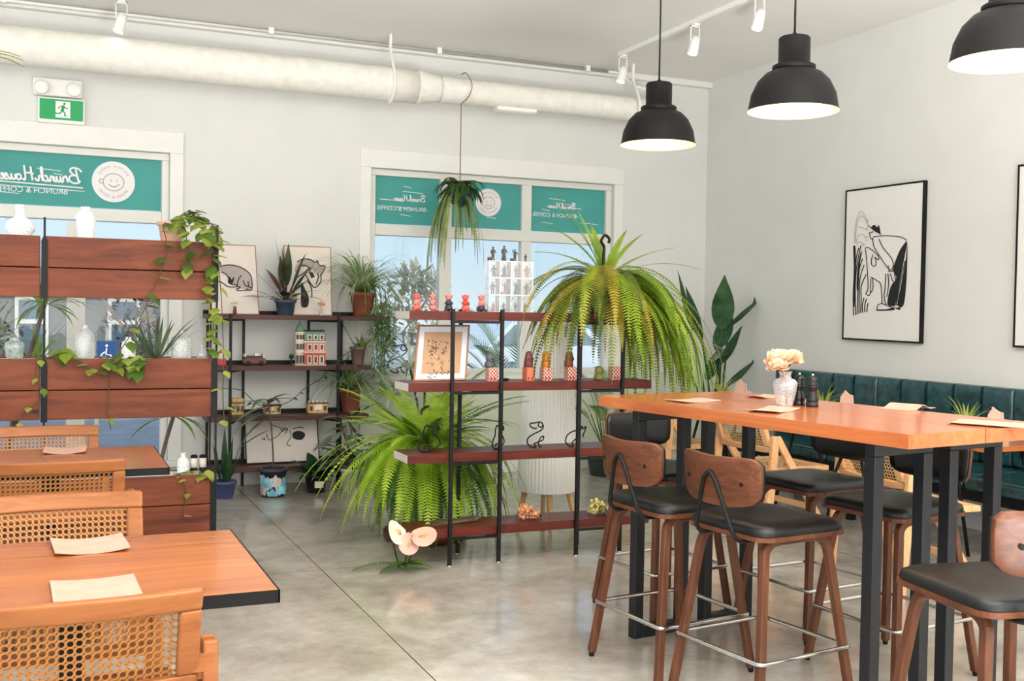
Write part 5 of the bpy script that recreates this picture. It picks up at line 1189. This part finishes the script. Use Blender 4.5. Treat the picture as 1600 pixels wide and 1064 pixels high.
# ---- toys on wall shelf
def toyhouse():
    t = thing('model_townhouse', 'toy brick corner townhouse with green domed tower on the second wall shelf', 'toy building', (1.865, 8.34, .973))
    g = MB().box((-.10, -.06, 0), (.145, .10, .008)); g.build('base', 'grey_toy', t)
    MB().box((-.035, -.05, .008), (.14, .09, .105)).build('ground_floor', 'brick_toy', t); MB().box((-.035, -.05, .105), (.14, .09, .185)).build('middle_floor', 'pink_toy', t)
    MB().box((-.038, -.054, .100), (.144, .094, .108)).box((-.038, -.054, .182), (.144, .094, .19)).build('cornice', 'cream_toy', t)
    MB().add([(-.035, -.05, .19), (.14, -.05, .19), (.14, .09, .19), (-.035, .09, .19), (-.03, -.035, .265), (.135, -.035, .265), (.135, .08, .265), (-.03, .08, .265)], [(3, 2, 1, 0), (4, 5, 6, 7), (0, 1, 5, 4), (1, 2, 6, 5), (2, 3, 7, 6), (3, 0, 4, 7)]).build('mansard_roof', 'green_toy', t)
    b = MB(); b.box((-.03, -.036, .265), (.135, .08, .272))
    for k in range(12): b.box((-.028+.0138*k, -.038, .272), (-.022+.0138*k, -.032, .282))
    b.build('roof_railing', 'black', t)
    for x in (.012, .06, .108):
        for z, h in ((.015, .062), (.118, .05), (.2, .042)):
            f = MB().box((x-.016, -.056 if z < .19 else -.052, z), (x+.016, -.049 if z < .19 else -.04, z+h)).build('window_frame', 'cream_toy', t); MB().box((x-.010, -.058 if z < .19 else -.054, z+.006), (x+.010, -.055 if z < .19 else -.05, z+h-.006)).build('window_glass', 'window_toy', f)
    tw = MB().lathe([(.036, .008), (.036, .105), (.038, .108), (.034, .11), (.034, .185), (.038, .19), (.034, .192), (.034, .25), (.04, .254), (.04, .262)], (-.06, -.03, 0), 8); tw.build('tower', 'cream_toy', t)
    b = MB()
    for z, h in ((.02, .06), (.125, .045), (.205, .035)):
        for q in (-2.3, -1.57, -.8): b.box((-.01, -.002, z), (.01, .002, z+h), 0, Matrix.Translation((-.06+.0345*cos(q), -.03+.0345*sin(q), 0)) @ Matrix.Rotation(q+pi/2, 4, 'Z'))
    b.build('tower_windows', 'window_toy', t)
    MB().lathe([(.038, .262), (.036, .28), (.024, .31), (.010, .322), (.008, .335), (.003, .34), (.002, .375), (0, .376)], (-.06, -.03, 0), 16).build('tower_dome', 'green_toy', t)
    b = MB(); b.lathe([(.008, 0), (.006, .05), (0, .052)], (-.125, -.03, .0), 10); b.ball((-.125, -.03, .07), .02, 10); b.build('toy_tree', 'dark_leaf', t)
toyhouse()
t = thing('toy_convertible', 'dark red brown toy brick car on the second wall shelf', 'toy car', (1.46, 8.34, .973))
MB().prism([(-.085, .018), (-.085, .05), (-.06, .058), (.07, .058), (.085, .045), (.085, .018)], -.038, .038, 0, Matrix.Rotation(pi/2, 4, 'X')).build('body', 'brown_toy', t, bevel=.003)
MB().box((-.07, -.03, .056), (.06, .03, .075)).build('dark_top', 'navy_toy', t, bevel=.004)
MB().box((-.078, -.04, .066), (-.068, .04, .09)).box((.062, -.04, .066), (.07, .04, .088)).box((.0, -.02, .075), (.03, .02, .094)).build('white_trim', 'cream_toy', t)
for x in (-.05, .05):
    for y in (-.038, .038): MB().lathe([(.008, -.006), (.019, -.006), (.019, .006), (.008, .006)], (x, y, .019), 14, 0, Matrix.Rotation(pi/2, 4, 'X')).build('wheel', 'tyre', t)
def diorama(label, x, w, h, kind):
    t = thing('toy_diorama', label, 'toy building', (x, 8.34, .586), 0, 'small toy brick models'); d = .045
    MB().box((-w/2, -d, 0), (w/2, d, .012)).build('base', 'moss', t); MB().box((-w/2+.006, -d+.012, .012), (w/2-.006, d, h*.72)).build('walls', 'tan_toy', t, bevel=.002)
    MB().box((-w/2, -d+.006, h*.72), (w/2, d, h*.80)).build('roof_edge', 'brown_toy', t, bevel=.002)
    b = MB()
    for k in range(2 if w < .1 else 3): x0 = -w/2+w*(k+.5)/(2 if w < .1 else 3); b.box((x0-.011, -d+.006, h*.26), (x0+.011, -d+.013, h*.58))
    b.build('windows', 'window_toy', t)
    b = MB()
    if kind == 0: b.box((-w/2+.008, -d+.014, h*.80), (w/2-.008, d-.004, h))
    elif kind == 1:
        for s in (-1, 1): b.lathe([(.004, h*.8), (.004, h*.95), (.014, h*1.0), (.014, h*1.08), (0, h*1.1)], (s*w*.42, 0, 0), 10)
        b.box((-w*.3, -d+.0, .012), (w*.3, -d+.012, h*.24))
    else:
        for k in range(5): b.lathe([(.009, h*.8), (.009, h*.86), (0, h*.98)], (-w/2+w*(k+.5)/5, 0, 0), 8)
    b.build('roof_top', ['tan_toy', 'grey_toy', 'cream_toy'][kind], t)
    if kind == 1: MB().box((-.012, -d+.005, h*.34), (.012, -d+.013, h*.66)).build('white_door', 'cream_toy', t)
    if kind == 2: MB().box((-w*.18, -d+.004, h*.30), (w*.18, -d+.012, h*.68)).build('white_facade', 'cream_toy', t)
diorama('tall tan cube shaped toy model by the left leg of the third wall shelf', 1.335, .10, .135, 0); diorama('tan toy model with two dark posts in the middle of the third wall shelf', 1.60, .135, .105, 1); diorama('long tan and green toy model at right of the third wall shelf', 1.955, .165, .115, 2)
def minivase(label, x, z, m, fm):
    t = thing('toy_flower_vase', label, 'toy', (x, 8.30, z)); MB().lathe([(.014, 0), (.016, .01), (.012, .045), (.010, .06), (.012, .062)], n=8).build('vase', m, t)
    b = MB(); b.tube([(0, 0, .055), (0, 0, .09)], .004, 6); 
    for k in range(6): b.ball((.02*cos(k*1.05), .015*sin(k*1.05), .088+.006*(k % 2)), .010, 8)
    b.ball((0, 0, .105), .010, 8); b.build('toy_flowers', fm, t)
minivase('small dark toy vase with pale flower before the sleeping dog drawing', at(367, 485, Y=8.30).x, 1.364, 'brown_toy', 'cream_toy'); minivase('small tan toy vase with orange flower at right of the dark patterned plant', at(502, 487, Y=8.30).x, 1.364, 'grey_toy', 'straw_orange')
t = thing('toy_figure', 'little red and white toy figure at left end of the second wall shelf', 'toy', (at(346, 572, Y=8.32).x, 8.32, .973)); MB().box((-.035, -.03, 0), (.035, .03, .05)).build('red_base', 'red_toy', t, bevel=.006); MB().lathe([(.022, .05), (.02, .08), (.012, .095), (0, .1)], n=12).build('body', 'cream_toy', t); MB().ball((0, 0, .105), .016, 10).build('head', 'red_toy', t)
# ---- bottles on the planter divider
YP = 6.99
def bottle(label, px, z, prof, mat, n=28, name='glass_vase', stem=None):
    t = thing(name, label, 'vase' if 'vase' in name else 'bottle', (at(px, 500, Y=YP).x, YP, z), 0, 'glass vases and bottles'); MB().lathe(prof, n=n, caps=False).build('glass_body', mat, t)
    MB().lathe([(0, .004), (prof[0][0]*.9, .004), (prof[0][0]*.95, .0), (0, 0)], n=n, caps=False).build('base', mat, t); return t
ZT, ZM, ZB = 1.814, 1.091, .364
bottle('round white frosted bottle vase on top of the planter, leftmost', 31, ZT, [(.045, 0), (.078, .03), (.084, .06), (.07, .095), (.03, .12), (.025, .14), (.027, .19), (.029, .192)], 'glass_white')
bottle('straight shouldered white textured vase on top of the planter', 133, ZT, [(.042, 0), (.052, .01), (.056, .10), (.058, .145), (.045, .165), (.022, .178), (.028, .19), (.03, .197)], 'glass_white')
t = thing('glass_bowl', 'small clear glass bowl between the two white vases on the planter top', 'bowl', (at(62, 350, Y=7.02).x, 7.02, ZT+.1)) if 0 else None
bottle('dark greenish glass jar at left in the middle planter row', 23, ZM, [(.034, 0), (.046, .01), (.054, .06), (.056, .085), (.045, .10), (.028, .11), (.027, .125), (.034, .13)], 'glass_green')
bottle('large clear diamond cut decanter in the middle planter row', 133, ZM, [(.05, 0), (.06, .02), (.062, .09), (.055, .14), (.03, .175), (.018, .185), (.018, .205), (.022, .208)], 'glass_clear')
bottle('small white bottle with narrow neck in the middle planter row', 201, ZM, [(.04, 0), (.042, .01), (.042, .08), (.036, .105), (.02, .112), (.016, .125), (.018, .133)], 'glass_white')
bottle('wide square shouldered cut glass bottle right of the aloe', 284, ZM, [(.056, 0), (.062, .01), (.066, .11), (.06, .13), (.03, .15), (.022, .16), (.022, .18), (.026, .182)], 'glass_clear')
bottle('tiny amber tinted bud vase beside the right planter upright', 316, ZM, [(.03, 0), (.036, .02), (.03, .05), (.012, .068), (.010, .085), (.013, .088)], 'glass')
bottle('clear white glass bottle on the bottom planter box', 288, ZB, [(.034, 0), (.037, .01), (.037, .075), (.03, .095), (.016, .105), (.015, .125), (.018, .13)], 'glass_white')
for lb, px in (('black and white pepper tin on the bottom planter box by the clear bottle', 303), ('black and white tin beside the right planter upright on the bottom box', 317)):
    t = thing('spice_tin', lb, 'tin', (at(px, 715, Y=7.0).x, 7.0, ZB), 0, 'spice tins'); MB().lathe([(.021, 0), (.022, .004), (.022, .035)], n=20).build('dark_base', 'black', t); MB().lathe([(.0218, .035), (.0218, .095)], n=20).build('label_wrap', 'paper', t); MB().lathe([(.022, .095), (.022, .108), (.014, .115), (0, .116)], n=20).build('lid', 'black', t)
# ---- bar table: vase with peony, grinders, menus
t = thing('flower_vase', 'textured clear glass vase holding peach peonies on the bar table', 'vase', (2.80, 3.60, 1.05))
MB().lathe([(.030, 0), (.034, .006), (.046, .06), (.050, .095), (.040, .108), (.024, .114), (.022, .125), (.027, .14), (.028, .142)], n=32, caps=False).build('glass_body', 'glass_clear', t)
MB().lathe([(0, .003), (.031, .003), (.033, 0), (0, 0)], n=28, caps=False).build('base', 'glass_clear', t)
fl2 = thing('peony_flowers', 'two peach peony blooms on short stems in the glass vase', 'flowers', (2.80, 3.60, 1.055), 0)
b = MB()
for dx, dy, z in ((-.03, 0, .155), (.035, .01, .16), (-.01, .01, .15)): b.tube(cr([(.01, 0, .0), (.004, 0, .10), (dx*.6, dy, z-.02), (dx, dy, z+.02)], 4), .004, 6)
b.build('stems', 'stem', fl2)
def peony(par, c, r, seed):
    rr = random.Random(seed); b = MB()
    for ring, n, e, l in ((0, 6, -.15, 1.), (1, 7, .35, .95), (2, 6, .8, .85), (3, 5, 1.2, .7)):
        for k in range(n): az = 2*pi*k/n+ring*.5+rr.uniform(-.2, .2); b.leaf(V(c)+V((.004*cos(az), .004*sin(az), .004*ring)), az, e+rr.uniform(-.15, .15), r*l, r*.95, -.9, 'oval', 6, 0, .25)
    b.build('bloom', 'peach_petal', par); MB().ball(V(c)+V((0, 0, .012)), .010, 8).build('stamens', 'spadix', par)
peony(fl2, (-.035, 0, .175), .062, 1); peony(fl2, (.040, .012, .178), .054, 2); peony(fl2, (-.055, -.02, .150), .048, 3)
def grinder(label, loc):
    t = thing('pepper_grinder', label, 'grinder', loc, 0, 'black pepper and salt grinders'); MB().lathe([(.025, 0), (.026, .004), (.026, .014), (.023, .018), (.0245, .022), (.0245, .034), (.019, .050), (.017, .066), (.022, .08), (.0225, .086)], n=28).build('body', 'gloss_black', t, ); MB().lathe([(.0215, .087), (.0225, .090), (.0165, .097), (.021, .108), (.019, .119), (.010, .124), (.004, .125)], n=28).build('head', 'gloss_black', t); MB().lathe([(.005, .124), (.006, .131), (.004, .135), (0, .136)], n=14).build('knob', 'chrome', t)
grinder('black wooden grinder standing right beside the glass vase', (2.872, 3.60, 1.05)); grinder('black wooden grinder farther right of the vase, in front of the other', (2.88, 3.525, 1.05))
def menu(label, p, rz, w=.15, h=.21, fold=False, lift=.004):
    t = thing('menu_sheet', label, 'menu', p, rz, 'paper menus'); b = MB(); n = 10; vs = []
    for i in range(n+1):
        u = i/n; z = .003+lift*2.5*(abs(2*u-1)**2)*(1 if not fold else 0)+(.02*max(0, 1-abs(u-.55)/.22) if fold else 0)
        vs += [V((-w/2+w*u, -h/2, z)), V((-w/2+w*u, h/2, z)), V((-w/2+w*u, h/2, z-.0025)), V((-w/2+w*u, -h/2, z-.0025))]
    fs = [(i*4+q, (i+1)*4+q, (i+1)*4+(q+1) % 4, i*4+(q+1) % 4) for i in range(n) for q in range(4)]+[(0, 1, 2, 3), (n*4+3, n*4+2, n*4+1, n*4)]
    b.add(vs, fs); b.build('paper', 'menu', t)
menu('paper menu near the far edge of the near dining table', at(140, 854, Z=.75), .06, .19, .20); menu('paper menu on the near edge of the near dining table before the closest chair', at(149, 922, Z=.75), .03, .19, .20, lift=.002); menu('paper menu on the far dining table', at(102, 705, Z=.75), -.05, .18, .20)
menu('paper menu at the far left end of the bar table', at(1082, 627, Z=1.05), .15, .20, .14, lift=.002); menu('paper menu on bar table in front of the glass vase', at(1207, 642, Z=1.05), .5, .22, .13, lift=.003); menu('paper menu behind the glass vase on the bar table', at(1192, 621, Z=1.05), .1, .12, .12, lift=.003)
menu('folded paper menu standing slightly open on the right bar table', at(1415, 638, Z=1.05), .35, .24, .14, True); menu('paper menu at the near end of the right bar table', at(1545, 664, Z=1.05), .5, .16, .24, lift=.002)
# ---- little plants and napkin holders on the bench tables
def air(label, loc, seed):
    t = thing('table_plant', label, 'potted plant', loc, 0, 'little spider plants on bench tables'); MB().lathe([(.026, 0), (.034, .01), (.036, .06), (.030, .075), (.032, .08)], n=20).build('jar', 'white_ceramic', t); b = MB(); straps(b, (0, 0, .07), 18, .19, .014, (.5, 1.5), (.5, 1.9), (0,), 'strap', 7, seed); b.build('leaves', 'pothos', t)
def napk(label, loc, rz):
    t = thing('napkin_holder', label, 'napkin holder', loc, rz, 'napkin holders on bench tables'); MB().box((-.05, -.05, 0), (.05, .05, .006)).box((-.05, -.05, .006), (-.044, .05, .09)).box((.044, -.05, .006), (.05, .05, .09)).build('holder', 'acrylic_edge', t)
    for k in range(3):
        x = -.03+.022*k; MB().prism([(-.045, .008), (.045, .008), (.03, .14+.02*k), (.0, .175-.01*k), (-.03, .15)], x-.007, x+.007, 0, Matrix.Rotation(pi/2, 4, 'Z') @ Matrix.Rotation(pi/2, 4, 'X')).build('napkin', 'napkin', t, bevel=.004)
for x, y, px, w_ in ((4.80, 6.82, 1136, 'far'), (4.82, 5.66, 1291, 'middle'), (4.80, 4.42, 1531, 'near')):
    air('small spider plant in white jar on the %s bench table' % w_, (x-.03, y+.09, .75), int(px)); napk('holder with folded pink napkins on the %s bench table' % w_, (x+.08, y-.02, .75), .3)
# ================================================================== LIGHT
w = bpy.data.worlds.new('sky'); sc.world = w; w.use_nodes = True; nt = w.node_tree; L = nt.links.new
bg = nt.nodes['Background']; tc = node(nt, 'ShaderNodeTexCoord'); sx = node(nt, 'ShaderNodeSeparateXYZ'); L(tc.outputs['Generated'], sx.inputs[0])
sky = ramp(nt, sx.outputs['Z'], [(0., (.80, .93, 1.0, 1)), (.03, (.68, .87, 1.0, 1)), (.22, (.40, .67, 1.0, 1))])
# sky made brighter behind the viewer, added as fill for the open room
side = ramp(nt, sx.outputs['Y'], [(0., (1, 1, 1, 1)), (.35, (0, 0, 0, 1))])
mp = node(nt, 'ShaderNodeMapRange'); mp.inputs['From Min'].default_value = -1.; mp.inputs['From Max'].default_value = .25; mp.inputs['To Min'].default_value = 1.; mp.inputs['To Max'].default_value = 0.
L(sx.outputs['Y'], mp.inputs['Value'])
mx = node(nt, 'ShaderNodeMixRGB'); L(mp.outputs[0], mx.inputs[0]); L(sky, mx.inputs[1]); mx.inputs[2].default_value = (4.3, 4.25, 4.15, 1)
L(mx.outputs[0], bg.inputs[0]); bg.inputs[1].default_value = .96

# unseen area light added below the view to brighten the ceiling
al = bpy.data.lights.new('added_ceiling_fill', 'AREA'); al.energy = 640; al.spread = rad(125); al.shape = 'RECTANGLE'; al.size = 1.6; al.size_y = 1.2; al.color = (1, .985, .96)
ao = bpy.data.objects.new('added_ceiling_fill', al); COL.objects.link(ao); ao.location = (1.7, -.3, .3); ao.rotation_euler = V((.05, .28, 1)).to_track_quat('-Z', 'Y').to_euler()
